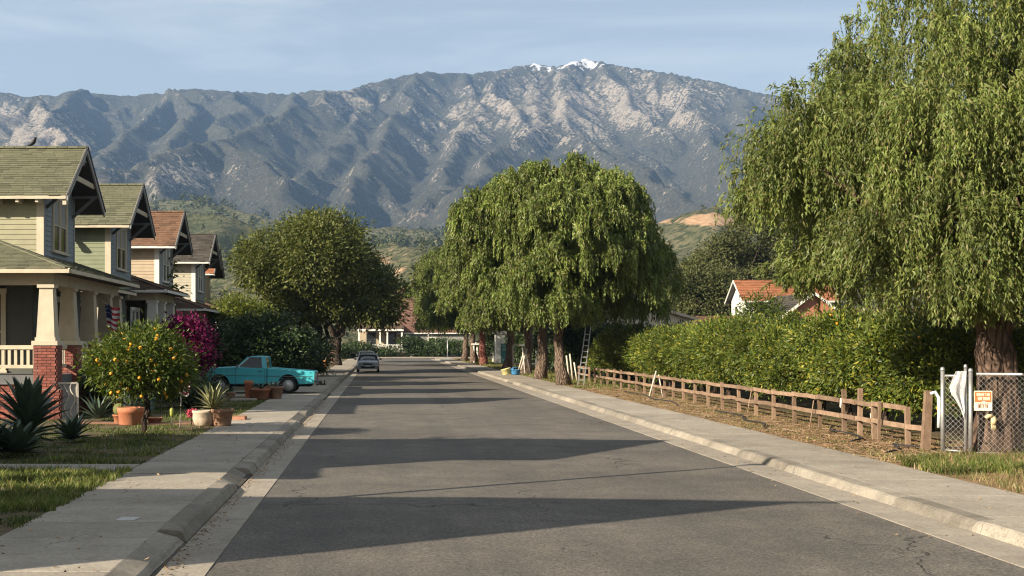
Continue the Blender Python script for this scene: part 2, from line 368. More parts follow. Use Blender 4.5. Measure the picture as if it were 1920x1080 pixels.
FH = ridge_field(wx, wy, basef, fl, .42, 420, True, mrg, fx0, fy0, FDX)
ramp = np.clip((FY-240)/300, 0, 1)
FH = FH+ramp*(fbm(FX/90, FY/90, 4, 65)*7+fbm(FX/22, FY/22, 3, 66)*1.6)
FH = droplets(FH, 2, 40, mrg, dx=FDX)
edge = np.clip((FY-240)/60, 0, 1); FH = FH*edge-1.0*(1-edge)
def hill_z(x, y):
    i = int(np.clip((x-fx0)/FDX, 0, FX.shape[1]-1)); j = int(np.clip((y-fy0)/FDX, 0, FX.shape[0]-1)); return float(FH[j, i])
fpx = 715+2400*FX/FY; fpy = 641-2400*(FH-CAMH)/FY
def bellf(cx, cy, rx, ry): return np.exp(-((fpx-cx)/rx)**2-((fpy-cy)/ry)**2)
gyf, gxf = np.gradient(FH, FDX)
bare = .18+.95*bellf(1345,412,50,16)+.5*bellf(1250,415,50,10)+.4*bellf(720,480,50,25)+.35*bellf(740,520,30,20)+fbm(FX/60, FY/60, 5, 71)*.42
grs = np.clip(.25+.5*bellf(480,455,120,35)+fbm(FX/110, FY/110, 4, 73)*.6, 0, 1)
V = np.stack([FX, FY, FH], -1).reshape(-1, 3); ny, nx = FX.shape; I = np.arange(nx*ny).reshape(ny, nx)
Q = np.stack([I[:-1, :-1], I[:-1, 1:], I[1:, 1:], I[1:, :-1]], -1).reshape(-1, 4)
t = NT('hill_slopes'); at = t.n('Attribute', attribute_name='cover'); sp = t.n('SeparateColor', {0: at.outputs['Color']}); pos = t.geo().outputs['Position']
n1 = t.noise(.05, 5, .6, pos); n2 = t.noise(.22, 5, .65, pos); n3 = t.noise(.012, 3, .5, pos)
dry = t.mix(t.rng(n1, .38, .62), (.090, .088, .046), (.145, .128, .075)); grn = t.mix(t.rng(n2, .4, .62), (.058, .064, .030), (.115, .112, .058))
g = t.mix(t.rng(t.math('ADD', sp.outputs[1], t.math('MULTIPLY', t.math('SUBTRACT', n1, .5), 1.2)), .35, .6), dry, grn)
g = t.mix(t.rng(n2, .47, .54, 0, .9), g, (.036, .046, .020))
g = t.mix(t.rng(t.math('ADD', sp.outputs[0], t.math('MULTIPLY', t.math('SUBTRACT', n1, .5), 1.3)), .56, .72), g, t.mix(t.rng(n2, .4, .6), (.33, .20, .115), (.40, .28, .17)))
me = bigmesh('hills', V, Q, t.bsdf(g, .95, t.bump(t.math('ADD', n1, n2), .8, 4), spec=.05), True)
ca = me.color_attributes.new('cover', 'FLOAT_COLOR', 'POINT'); ca.data.foreach_set('color', np.stack([np.clip(bare, 0, 1), grs, grs*0, grs*0+1], -1).astype(np.float32).ravel())
struct('hills', me, label='scrubby foothills between the houses and the mountains')
# one closed body of air round everything
mb = MB().box(-2990, 4590, -190, 5790, -1.9, 1290); t = NT('haze_air')
t.t.links.new(t.n('VolumePrincipled', {'Color': (.36, .60, 1.0), 'Density': HAZE, 'Anisotropy': .2}).outputs[0], t.out.inputs['Volume'])
hz = link('haze', mb.mesh('haze', t.m)); hz['kind'] = 'stuff'; hz['label'] = 'pale blue haze that fades the mountains'
# ================================================================ GROUND, ROAD, KERBS, PAVEMENTS
def sheet(name, x0, x1, y0, y1, z, m, dx=None, bumpy=0, seed=0, edge=0):
    nx = 2 if not dx else max(2, int((x1-x0)/dx)); ny = 2 if not dx else max(2, int((y1-y0)/dx))
    X, Y = np.meshgrid(np.linspace(x0, x1, nx), np.linspace(y0, y1, ny)); Z = X*0+z
    if bumpy: Z = Z+fbm(X/1.3, Y/1.3, 4, seed)*bumpy
    if edge:
        X = X+edge*fbm(Y/.9, Y*0+3.3, 4, seed+3)*((X == x1) | (X == x0))
    I = np.arange(nx*ny).reshape(ny, nx)
    return bigmesh(name, np.stack([X, Y, Z], -1).reshape(-1, 3), np.stack([I[:-1,:-1], I[:-1,1:], I[1:,1:], I[1:,:-1]], -1).reshape(-1, 4), m, bool(bumpy))
M_PLAIN = pmat('dry_plain', (.13,.11,.06), (.08,.09,.04), .02, .95, 0, world=True)
struct('ground', sheet('ground', -2980, 4580, -180, 5780, -1.0, M_PLAIN))
# asphalt: fine aggregate, worn wheel tracks, cracks, patches
t = NT('asphalt'); pos = t.geo().outputs['Position']
fine = t.noise(34, 4, .85, pos); mid = t.noise(1.1, 5, .6, pos)
long_ = t.noise(.8, 4, .6, t.n('Mapping', {'Vector': pos, 'Scale': (1.6, .06, 1)}).outputs[0])
c = t.mix(t.rng(mid, .35, .65), (.088, .079, .068), (.120, .106, .089)); c = t.mix(t.rng(long_, .45, .65, 0, .5), c, (.074, .068, .060))
c = t.mix(t.rng(fine, .40, .60, 0, 1), t.mix(1.0, c, (.48, .48, .48), 'MULTIPLY'), t.mix(1.0, c, (1.52, 1.50, 1.46), 'MULTIPLY'))
wv = t.n('VectorMath', {0: pos, 1: t.n('VectorMath', {0: t.n('TexNoise', {'Scale': 1.3, 'Detail': 4, 'Vector': pos}).outputs['Color'], 1: (1.6, 1.6, 0)}, operation='MULTIPLY').outputs[0]}, operation='ADD').outputs[0]
vo = t.n('TexVoronoi', {'Scale': .16, 'Vector': t.n('Mapping', {'Vector': wv, 'Scale': (1, .55, 0)}).outputs[0]}, feature='DISTANCE_TO_EDGE')
crack = t.math('MULTIPLY', t.rng(vo.outputs['Distance'], .0008, .0042, 1, 0), t.rng(t.noise(.35, 3, .5, pos), .47, .56))
vo2 = t.n('TexVoronoi', {'Scale': .55, 'Vector': t.n('Mapping', {'Vector': wv, 'Scale': (1, .7, 0)}).outputs[0]}, feature='DISTANCE_TO_EDGE')
crack = t.math('MAXIMUM', crack, t.math('MULTIPLY', t.rng(vo2.outputs['Distance'], .001, .009, .8, 0), t.rng(t.noise(.22, 3, .6, pos), .60, .66)))
sx = t.n('SeparateXYZ', {0: wv}).outputs[0]; seam = t.math('MULTIPLY', t.rng(t.math('ABSOLUTE', t.math('SUBTRACT', sx, 3.1)), .008, .03, 1, 0), t.rng(t.noise(.3, 3, .6, pos), .42, .55, 0, .6)); crack = t.math('MAXIMUM', crack, seam)
big = t.rng(t.noise(.17, 4, .6, pos), .36, .64, .82, 1.16); c = t.mix(1.0, c, t.n('CombineColor', {0: big, 1: big, 2: big}).outputs[0], 'MULTIPLY')
c = t.mix(t.math('MULTIPLY', crack, .8), c, (.018, .016, .014))
st_ = t.rng(t.noise(.55, 5, .75, t.n('Mapping', {'Vector': pos, 'Scale': (1, .5, 1), 'Location': (3, 7, 0)}).outputs[0]), .64, .72, 0, .55)
c = t.mix(st_, c, (.045, .040, .036))
# thin dark scuffs lying across the lane
sc = t.rng(t.noise(2.2, 4, .65, t.n('Mapping', {'Vector': pos, 'Scale': (.35, 2.2, 1)}).outputs[0]), .69, .73, 0, .8)
c = t.mix(sc, c, (.035, .030, .027))
h = t.math('SUBTRACT', fine, t.math('MULTIPLY', crack, 2.5))
M_ASPH = t.bsdf(c, .86, t.bump(h, .55, .012), spec=.25)
struct('road', sheet('road', -1.88, 6.85, -8, 180.2, .012, M_ASPH, .45, .010, 4, .05))
struct('cross_street', sheet('cross_street', -90, 110, 180.21, 190, .006, M_ASPH))
def concrete(name, a, b, stain, vary=.1, joint=None):
    t = NT(name); pos = t.geo().outputs['Position']
    n1 = t.noise(1.3, 6, .65, pos); n2 = t.noise(22, 5, .8, pos); n3 = t.noise(.45, 5, .7, pos)
    c = t.mix(t.rng(n1, .35, .65), a, b); c = t.mix(t.rng(n3, .52, .72, 0, .6), c, stain)
    c = t.mix(t.rng(t.noise(5, 5, .75, t.n('Mapping', {'Vector': pos, 'Scale': (1, .3, 1)}).outputs[0]), .6, .75, 0, .5), c, tuple(x*.62 for x in stain))
    c = t.mix(t.rng(n2, .40, .60, 0, 1), t.mix(1.0, c, (.82, .81, .80), 'MULTIPLY'), t.mix(1.0, c, (1.13, 1.13, 1.12), 'MULTIPLY'))
    wv = t.n('VectorMath', {0: pos, 1: t.n('VectorMath', {0: t.n('TexNoise', {'Scale': 1.7, 'Detail': 4, 'Vector': pos}).outputs['Color'], 1: (.9, .9, 0)}, operation='MULTIPLY').outputs[0]}, operation='ADD').outputs[0]
    ck = t.math('MULTIPLY', t.rng(t.n('TexVoronoi', {'Scale': .33, 'Vector': t.n('Mapping', {'Vector': wv, 'Scale': (1, 1, 0)}).outputs[0]}, feature='DISTANCE_TO_EDGE').outputs[0], .0006, .0042, 1, 0), t.rng(t.noise(.4, 2, .5, pos), .5, .6))
    c = t.mix(t.math('MULTIPLY', ck, .8), c, (.03, .026, .02)); sp_ = t.rng(t.noise(9, 3, .6, pos), .70, .73, 0, .55); c = t.mix(sp_, c, (.06, .05, .04))
    q = t.rng(t.n('ObjectInfo').outputs['Random'], 0, 1, 1-vary, 1+vary); c = t.mix(1.0, c, t.n('CombineColor', {0: q, 1: q, 2: q}).outputs[0], 'MULTIPLY')
    return t.bsdf(c, .9, t.bump(t.math('SUBTRACT', t.math('ADD', n2, n1), ck), .35, .012), spec=.2)
M_WALK = concrete('pavement_concrete', (.245, .215, .175), (.31, .275, .225), (.16, .14, .112))
M_KERB = concrete('kerb_concrete', (.175, .155, .125), (.26, .23, .185), (.085, .073, .058), .2)
M_GUT = concrete('gutter_concrete', (.23, .20, .165), (.29, .255, .205), (.15, .13, .10), .06)
M_JOINT = pmat('joint_dirt', (.035,.03,.022), (.06,.05,.035), 8, .95, .4, world=True)
def gutter(x0, x1):
    p = struct('gutter', sheet('gutter_bed', x0, x1, -8, 178, .004, M_JOINT))
    y = -8.
    while y < 178:
        L = 3.05; b = MB().box(x0, x1, y+.006, y+L-.006, .006, .02+random.uniform(0, .004)); link('gutter_slab', b.mesh('gutter_slab', M_GUT), p); y += L
gutter(-2.30, -1.80); gutter(6.78, 7.42)
def kerb_block(side, y0, y1, h, h2=None, jit=.008):
    "one cast kerb block: battered face, rounded nose, slight misalignment"
    h2 = h if h2 is None else h2; b = MB(); V = []; k = max(3, int((y1-y0)/.35)); sg = 1 if side == 'l' else -1; xf = -2.31 if side == 'l' else 7.41
    ox = random.uniform(-jit, jit); oz = random.uniform(-jit, jit); rg = np.random.default_rng(int(y0*100) & 0xffff)
    for i in range(k+1):
        y = y0+.008+(y1-y0-.016)*i/k; H = h+(h2-h)*i/k+oz; ch = rg.normal()*.006; e = -.012 if i in (0, k) else 0
        prof = [(0, -.05), (0, .02), (.05+ch, H-.055), (.072+ch, H-.02+e), (.105+ch*.5, H+e), (.33, max(H, .15)+.004+e*.3), (.33, -.05)]
        V += [(xf-sg*(u)+ox, y, w) for u, w in prof]
    n = 7; F = [(i*n+j, i*n+j+1, (i+1)*n+j+1, (i+1)*n+j) for i in range(k) for j in range(n-1)]
    if sg < 0: F = [f[::-1] for f in F]
    b.add(V, F); b.add(V[:n], [tuple(range(n))[::sg]]); b.add(V[-n:], [tuple(range(n))[::-sg]]); return b
KL = struct('kerb', sheet('kerb_bed', -2.64, -2.32, -8, 178, .03, M_JOINT)); KR = struct('kerb', sheet('kerb_bed', 7.43, 7.73, -8, 178, .03, M_JOINT))
segs = [(-8,-3,.14),(-3,2,.14),(2,8,.14),(8,11.6,.14),(11.6,15.15,.085,.11),(15.2,17.6,.175),(17.6,20.3,.165),(20.3,21.2,.16,.05),(21.2,22.9,.045),(22.95,23.9,.155,.16),(23.95,27.0,.15),(27.0,30.6,.15),(30.6,34.0,.155),(34.0,36.6,.15),(36.65,37.5,.16,.06),(37.5,40.5,.05),(40.5,41.2,.06,.16),(41.2,44.5,.15),(44.5,48,.15),(48,51.5,.15),(51.5,52.6,.15,.04),(52.6,58.6,.035),(58.6,59.6,.04,.15)]
y = 59.6
while y < 177: segs.append((y, y+3.4, .15)); y += 3.4
for q in segs: link('kerb_block', kerb_block('l', q[0], q[1], q[2], q[3] if len(q) > 3 else None).mesh('kerb_block', M_KERB), KL)
y = -8.; ylist = [-8,-3,2,6,9.4,13,16.1,18.6,20.55,23.6,26.7,29.8,33,36.2,39.4,42.7]
while ylist[-1] < 175: ylist.append(ylist[-1]+3.3)
for a, b in zip(ylist[:-1], ylist[1:]):
    lo = .05 if (70 < a < 75 or 96 < a < 100) else .155
    link('kerb_block', kerb_block('r', a, b, lo).mesh('kerb_block', M_KERB), KR)
def pavement(x0, x1, ys, seed):
    p = struct('pavement', sheet('pavement_bed', x0, x1, ys[0], ys[-1], .128, M_JOINT)); rg = np.random.default_rng(seed)
    for a, b in zip(ys[:-1], ys[1:]):
        z = .150+rg.normal()*.003; tl = rg.normal()*.0025
        v = [(x0,a+.008,.06),(x1,a+.008,.06),(x1,b-.008,.06),(x0,b-.008,.06),(x0,a+.008,z-.004),(x1,a+.008,z-.004),(x1,b-.008,z-.004+tl),(x0,b-.008,z-.004+tl),(x0+.015,a+.02,z),(x1-.015,a+.02,z),(x1-.015,b-.02,z+tl),(x0+.015,b-.02,z+tl)]
        f = [(0,1,5,4),(1,2,6,5),(2,3,7,6),(3,0,4,7),(4,5,9,8),(5,6,10,9),(6,7,11,10),(7,4,8,11),(8,9,10,11)]
        link('paving_slab', MB().add(v, f).mesh('paving_slab', M_WALK), p)
def steps(a, b, s, rg):
    o = [a]
    while o[-1] < b: o.append(o[-1]+s*(.85+.3*rg.random()))
    return o
pavement(-4.42, -2.66, [-8,-4,0,4,7,9.6,11.6,12.55,13.55,14.7,16.0,18.2,20.3,22.0,23.0,24.1,26.6,29.5]+steps(32, 176, 2.6, rng), 1)
pavement(7.76, 9.45, [-8,-4,0,4,8,11,14,16.5,18.7,20.9,23.4,25.9,28.6]+steps(31.3, 176, 2.7, rng), 2)
# yards
t = NT('yard_soil'); pos = t.geo().outputs['Position']; n1 = t.noise(.7, 5, .65, pos); n2 = t.noise(9, 5, .7, pos)
c = t.mix(t.rng(n2, .35, .65), (.075, .055, .035), (.15, .115, .07)); c = t.mix(t.rng(n1, .45, .62, 0, .8), c, t.mix(t.rng(n2, .4, .6), (.035, .05, .016), (.07, .085, .03)))
M_YARD = t.bsdf(c, .95, t.bump(n2, .6, .03), spec=.1)
t = NT('dry_verge'); pos = t.geo().outputs['Position']; n1 = t.noise(.8, 5, .65, pos); n2 = t.noise(12, 5, .75, pos); n4 = t.noise(40, 3, .7, pos)
c = t.mix(t.rng(n2, .35, .65), (.15, .092, .05), (.27, .175, .098)); c = t.mix(t.rng(n4, .45, .65, 0, .6), c, (.31, .205, .115)); c = t.mix(t.rng(n1, .50, .66, 0, .75), c, t.mix(t.rng(n2, .4, .6), (.07, .075, .028), (.13, .12, .05)))
M_DIRT = t.bsdf(c, .95, t.bump(t.math('ADD', n2, n4), .8, .03), spec=.1)
struct('left_yard', sheet('left_yard', -44, -4.40, -10, 179, .135, M_YARD, .5, .022, 8))
struct('verge', sheet('verge', 9.43, 13.2, -10, 179, .135, M_DIRT, .35, .03, 9))
struct('orchard_ground', sheet('orchard_ground', 13.19, 90, -10, 179, .13, M_YARD, 1.2, .04, 10))
for x0, x1 in ((-44, -4.4), (9.43, 60)): link('left_yard' if x0 < 0 else 'orchard_ground', MB().box(x0, x1, 179.01, 179.2, -.2, .14).mesh('edge', M_KERB))['kind'] = 'structure'
struct('far_pavement', MB().box(-90, 110, 190.01, 192.2, -.2, .16).mesh('far_pavement', M_WALK)); struct('far_yard', sheet('far_yard', -120, 160, 192.2, 262, .12, M_YARD, 2, .15, 12))
# garden path to the first house, brick edging, driveway
gp = struct('garden_path', MB().box(-12, -4.43, 22.55, 23.5, .05, .125).mesh('garden_path', M_JOINT))
x = -4.44
while x > -11: link('paving_slab', MB().box(x-1.48, x, 22.5, 23.55, .06, .152+random.uniform(-.004, .004)).mesh('paving_slab', M_WALK), gp); x -= 1.5
dv = struct('driveway', MB().box(-22, -4.43, 53.0, 59.2, .05, .13).mesh('driveway', M_JOINT))
for i in range(5):
    for j in range(2): link('paving_slab', MB().box(-4.45-3.4*(i+1)+.02, -4.45-3.4*i, 53.0+3.1*j+.015, 56.085+3.1*j, .06, .15).mesh('paving_slab', M_WALK), dv)
M_TERRA = pmat('terracotta', (.33,.13,.065), (.25,.10,.05), 5, .85, .25, 40, dirt=(.30,.22,.16), vary=.12)
bp = struct('brick_path', sheet('brick_path', -8.6, -4.5, 34.9, 36.0, .15, pmat('brick_dust', (.28,.13,.07), (.18,.10,.06), 6, .95, .5, 30, world=True), .2, .012, 5))
# ================================================================ HOUSES
def paint(name, c, c2=None, **k): return pmat(name, c, c2 or tuple(x*.88 for x in c), k.pop('scale', 3), k.pop('rough', .6), k.pop('bump', .12), 50, dirt=tuple(x*.6 for x in c), **k)
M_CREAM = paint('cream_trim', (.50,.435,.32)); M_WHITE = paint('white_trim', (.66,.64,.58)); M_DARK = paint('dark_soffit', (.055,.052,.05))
M_COL = paint('column_paint', (.42,.355,.255)); M_BRK = paint('bracket_paint', (.13,.13,.13)); M_GREYT = paint('weathered_bargeboard', (.26,.26,.25))
M_GLASS = NT('window_glass'); M_GLASS = M_GLASS.bsdf((.012,.014,.016), .05, spec=.5)
M_BLIND = paint('window_blind', (.28,.28,.26))
def shingmat(name, a, b, c): 
    t = NT(name); r = t.n('ObjectInfo').outputs['Random']; r2 = t.geo().outputs['Random Per Island']
    q = t.math('FRACT', t.math('ADD', r, r2)); pos = t.geo().outputs['Position']
    col = t.mix(q, a, b); col = t.mix(t.rng(t.math('FRACT', t.math('MULTIPLY', q, 5.7)), .8, .9), col, c)
    col = t.mix(t.rng(t.noise(.6, 5, .65, pos), .45, .7, 0, .45), col, c)
    n = t.noise(90, 3, .7, pos); col = t.mix(t.rng(n, .3, .7, 0, .4), t.mix(1.0, col, (.75,.75,.75), 'MULTIPLY'), col)
    return t.bsdf(col, .95, t.bump(n, .4, .01), spec=.1)
SH_GREEN = shingmat('shingle_olive', (.135,.135,.088), (.175,.17,.11), (.105,.105,.07))
SH_BROWN = shingmat('shingle_brown', (.165,.095,.06), (.215,.125,.08), (.125,.075,.05))
SH_DARK = shingmat('shingle_charcoal', (.07,.06,.05), (.10,.088,.075), (.05,.045,.04))
SH_TERRA = shingmat('shingle_terracotta', (.31,.125,.062), (.37,.16,.08), (.23,.095,.052))
SH_DKBROWN = shingmat('shingle_dark_brown', (.11,.072,.05), (.15,.10,.07), (.08,.055,.04))
M_BRICK = pmat('red_brick', (.22,.072,.05), (.165,.052,.04), 9, .85, .4, 50, vary=.28, island=.28, dirt=(.16,.10,.08))
M_MORTAR = pmat('mortar', (.24,.20,.165), (.17,.145,.12), 8, .95, .3)
def slope_shingles(P0, U, Vv, poly, row=.165, tab=.32, thick=.014, rg=rng):
    """shingles on a slope: P0 eave corner, U unit along the eave, Vv unit up the slope, poly in (u,v) gives the outline.
    returns a list of (corner array 8x3)"""
    P0 = np.array(P0, float); U = np.array(U, float); Vv = np.array(Vv, float); n = N_(np.cross(U, Vv)); out = []
    if n[2] < 0: n = -n
    pu = [p[0] for p in poly]; pv = [p[1] for p in poly]; k = 0; v = min(pv)
    while v < max(pv)-.03:
        vm = min(v+row*.5, max(pv)); xs = []
        for (a, b), (c, d) in zip(poly, poly[1:]+poly[:1]):
            if (b-vm)*(d-vm) <= 0 and b != d: xs.append(a+(c-a)*(vm-b)/(d-b))
        if len(xs) >= 2:
            u0, u1 = min(xs), max(xs); u = u0-(tab*.5 if k % 2 else 0)-rg.random()*.1
            while u < u1:
                w = tab*(.75+.5*rg.random()); a, b = max(u, u0), min(u+w-.008, u1)
                if b-a > .03:
                    l0 = thick*(1.5+.8*rg.random()); dv = rg.normal()*.007; hi = min(v+row*1.12, max(pv))
                    q = []
                    for zz in (0.001, None):
                        for (uu, vv) in ((a, v+dv-.012), (b, v+dv-.012), (b, hi), (a, hi)):
                            h = .001 if zz else (l0 if vv < v+row*.5 else .006)
                            q.append(P0+U*uu+Vv*vv+n*h)
                    out.append(np.array(q))
                u += w
        v += row; k += 1
    return out
BOXF = [(0,3,2,1),(4,5,6,7),(0,1,5,4),(1,2,6,5),(2,3,7,6),(3,0,4,7)]
def put_pieces(name, pieces, m, parent, n_single, key=None):
    "the pieces that show largest are parts of their own, the rest one joined part"
    if key is not None: pieces = sorted(pieces, key=key)
    for q in pieces[:n_single]: link(name, MB().add(q, BOXF).mesh(name, m), parent)
    rest = pieces[n_single:]
    if rest:
        V = np.concatenate(rest); F = np.array(BOXF); Q = (F[None]+np.arange(len(rest))[:, None, None]*8).reshape(-1, 4)
        o = link(name+'s', bigmesh(name+'s', V, Q, m), parent); o['kind'] = 'stuff'
def boards(parent, p, u, w, z0, z1, m, h=.165, singles=True, skip=None):
    "lapped clapboards on a wall from point p along unit u for width w; outward normal is u rotated -90 degrees about z"
    u = np.array((u[0], u[1], 0.)); n = np.array((u[1], -u[0], 0.)); p = np.array((p[0], p[1], 0.)); z = z0; r = []
    while z < z1-.02:
        zt = min(z+h, z1); ends = [(0, w)]
        if skip:
            for (a, b, c, d) in skip:
                if z < d-.03 and zt > c+.03: ends = [(x, y) for e in ends for (x, y) in ((e[0], min(e[1], a)), (max(e[0], b), e[1])) if y-x > .03]
        for a, b in ends:
            V = []
            for s in (a, b):
                for d, zz in ((.002, z), (.03, z), (.012, zt), (.002, zt)): V.append(p+u*s+n*d+np.array((0, 0, zz)))
            V = np.array(V); r.append(np.array([V[0], V[1], V[5], V[4], V[3], V[2], V[6], V[7]]))
        z += h
    for q in r: link('siding_board', MB().add(q, BOXF).mesh('siding_board', m), parent)
def window(parent, p, u, w, z0, z1, mt, n_sash=2, depth=.07, blind=True, name='window'):
    "double-hung window: casing, sill, sashes with meeting rails, panes; normal is u rotated -90 degrees"
    u = np.array((u[0], u[1], 0.)); n = np.array((u[1], -u[0], 0.)); p = np.array((p[0], p[1], 0.)); Z = np.array((0, 0, 1.))
    def slab(b, a0, a1, c0, c1, d0, d1, m=0):
        V = [p+u*a+n*d+Z*c for c in (c0, c1) for a, d in ((a0, d0), (a1, d0), (a1, d1), (a0, d1))]
        b.add(V, BOXF, m)
    t = .11; b = MB(); slab(b, -t, 0, z0, z1, 0, depth); slab(b, w, w+t, z0, z1, 0, depth); slab(b, -t-.03, w+t+.03, z1, z1+t*1.2, 0, depth+.02)
    f = link(name, b.mesh(name, mt), parent)
    b = MB(); slab(b, -t-.05, w+t+.05, z0-.07, z0, 0, depth+.06); link('sill', b.mesh('sill', mt), f)
    cw = w/n_sash; zm = (z0+z1)/2
    for i in range(n_sash):
        a0 = i*cw+(.045 if i else 0); a1 = (i+1)*cw-(.045 if i < n_sash-1 else 0)
        if i < n_sash-1:
            b = MB(); slab(b, a1, a1+.09, z0, z1, 0, depth-.005); link('mullion', b.mesh('mullion', mt), f)
        b = MB(); s = .05; d = depth-.02
        for (q0, q1, r0, r1) in ((a0, a0+s, z0, z1), (a1-s, a1, z0, z1), (a0+s, a1-s, z0, z0+s), (a0+s, a1-s, z1-s, z1), (a0+s, a1-s, zm-s/2, zm+s/2)): slab(b, q0, q1, r0, r1, 0, d)
        link('sash', b.mesh('sash', mt), f)
        b = MB(); slab(b, a0+s, a1-s, zm+s/2, z1-s, .004, .018); link('pane', b.mesh('pane', M_BLIND if blind else M_GLASS), f)
        b = MB(); slab(b, a0+s, a1-s, z0+s, zm-s/2, .004, .014); link('pane', b.mesh('pane', M_GLASS), f)
    return f
def house(yc, label, wall, side, shing, porch_shing, trim, pn=-6.5, pf=3.9, px=1.9, eave=4.53, lod=0, cols=(-6.1,-3.6,-.8,1.8,3.4), brick=True, ridge=9.0, zf=0., group='gabled houses along the left side of the street'):
    H = thing('gabled_house', label, 'house', (-11, yc, zf), group=group)
    wd_, ov, fo, back = 2.1, .6, .92, -9.0; ez = 7.1; sl = (ridge-ez)/(wd_+ov)
    # upper storey core
    wt = ez+ov*sl
    b = MB().box(back, -.03, -wd_+.03, wd_-.03, 4.3, wt-.1)
    b.prism([(-wd_+.05, wt-.1), (wd_-.05, wt-.1), (0, ridge-.15)], back, -.05, 'x', 0)
    link('wall', b.mesh('wall', wall if lod else M_DARK), H)
    wz0, wz1 = 5.45, 7.2
    if lod < 2:
        boards(H, (-6.5, -wd_), (1, 0), 6.5-.19, 4.9, wt-.05, wall); boards(H, (0, -wd_), (0, 1), 2*wd_, 4.9, wt-.05, side, skip=[(1.2-.13, 2.95+.13, wz0-.08, wz1+.14)])
        # gable triangle boards
        z = wt-.05; b = MB()
        while z < ridge-.3:
            y1 = (ridge-.12-z)/sl-.02
            link('siding_board', MB().prism([(-y1, z), (y1, z), (max(y1-.165/sl, .02), z+.16), (-max(y1-.165/sl, .02), z+.16)], -.028, .012, 'x').mesh('siding_board', side), H); z += .165
        window(H, (.0, -wd_+1.2), (0, 1), 1.75, wz0, wz1, trim, 2)
    b = MB().box(-.20, .035, -wd_-.035, -wd_+.0, 4.7, wt-.08); link('corner_board', b.mesh('corner_board', trim), H)
    for ya in (-wd_+.001, wd_-.14): link('corner_board', MB().box(.001, .036, ya, ya+.139, 4.7, wt-.08).mesh('corner_board', side if lod else M_GREYT), H)
    # upper roof: deck, shingles, bargeboards, eave board, rafter tails, brackets
    R_ = link('roof', None, H)
    L = math.hypot(wd_+ov, ridge-ez); y0 = wd_+ov
    for sg in (-1, 1):
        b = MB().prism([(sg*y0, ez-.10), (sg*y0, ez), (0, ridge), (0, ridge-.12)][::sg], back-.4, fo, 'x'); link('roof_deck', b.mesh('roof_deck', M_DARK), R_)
        b = MB().prism([(sg*(y0+.03), ez-.17), (sg*(y0+.05), ez+.03), (0, ridge+.055), (0, ridge-.16)][::sg], fo, fo+.055, 'x'); link('bargeboard', b.mesh('bargeboard', M_GREYT), R_)
        b = MB().prism([(sg*(y0+.075), ez-.0), (sg*(y0+.09), ez+.05), (0, ridge+.085), (0, ridge+.03)][::sg], fo+.03, fo+.085, 'x'); link('drip_edge', b.mesh('drip_edge', M_DARK), R_)
    b = MB().box(back-.4, fo-.02, -y0-.045, -y0-.003, ez-.12, ez+.012); link('eave_board', b.mesh('eave_board', trim), R_)
    pcs = []
    for sg in (-1, 1):
        U = (1, 0, 0); Vv = N_((0, -sg*y0, ridge-ez)); wdt = fo-back+.4+.05
        pcs += slope_shingles((back-.4, sg*(y0+.05), ez-.035+.03), U, Vv, [(0, 0), (wdt, 0), (wdt, L+.06), (0, L+.06)], row=.155 if lod == 0 else .18, tab=.34)
    put_pieces('shingle', pcs, shing, R_, 200 if lod == 0 else 0, key=lambda q: (q[0][1] > 0, -q[0][0]))
    x = back-.4; b = MB()
    while x < fo: b.box(x, min(x+.34, fo+.03), -.13, .13, ridge-.0, ridge+.075, top=(.0, .07)); x += .36
    link('ridge_cap', b.mesh('ridge_cap', shing), R_)
    if lod == 0:
        for x in (-.05, -.68, -1.32, -1.95, -2.6, -3.2): link('rafter_tail', MB().box(x-.05, x+.05, -y0+.02, -wd_, ez-.22, ez-.05).mesh('rafter_tail', M_CREAM), R_)
        link('rafter_tail', MB().box(fo-.14, fo-.02, -y0+.02, -y0+.2, ez-.3, ez-.02).mesh('rafter_tail', M_CREAM), R_)
    for yy in (-1.75, 1.75):
        if lod < 2:
            zz = ridge-abs(yy)*sl-.22; b = MB().bar((.02, yy, zz-.75), (fo-.12, yy, zz-.06), .08, .10); b.bar((.02, yy, zz-.02), (fo-.02, yy, zz-.02), .09, .10); link('bracket', b.mesh('bracket', M_BRK), H)
    if lod < 2:
        b = MB().bar((fo-.06, -1.45, ridge-1.45*sl-.12), (fo-.06, 1.45, ridge-1.45*sl-.12), .05, .17); link('collar_beam', b.mesh('collar_beam', M_COL), R_)
        b = MB().bar((fo-.07, -.28, ridge-.42), (fo-.07, .28, ridge-.42), .04, .07); b.bar((fo-.07, 0, ridge-.15), (fo-.07, 0, ridge-.6), .05, .05); b.bar((fo-.07, -.2, ridge-.3), (fo-.07, .02, ridge-.5), .04, .04); b.bar((fo-.07, .2, ridge-.3), (fo-.07, -.02, ridge-.5), .04, .04); link('gable_ornament', b.mesh('gable_ornament', M_GREYT), R_)
    # porch roof: hipped skirt round the street side
    p = .35; rise = .35*(px+2.5); E = eave; run = rise/p
    A = (back, pn, E); B = (px, pn, E); Cc = (px, pf, E); D = (back, pf, E)
    tN = min(run, (pf-pn)*.45); PR = link('porch_roof', None, H)
    def hp(q, t, sy): return (q[0]-t, q[1]+sy*t, E+t*p)
    Bt = hp(B, tN, 1); Ct = hp(Cc, tN, -1); At = (back, pn+tN, E+tN*p); Dt = (back, pf-tN, E+tN*p)
    b = MB()
    for off in (0,): b.add([A, B, Bt, At, Cc, Ct, D, Dt], [(0,1,2,3), (1,4,5,2), (4,6,7,5), (3,2,5,7)])
    b.add([(q[0], q[1], q[2]-.1) for q in (A, B, Cc, D)], [(3,2,1,0)])
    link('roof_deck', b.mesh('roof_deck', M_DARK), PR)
    pcs = []; sq = math.sqrt(1+p*p)
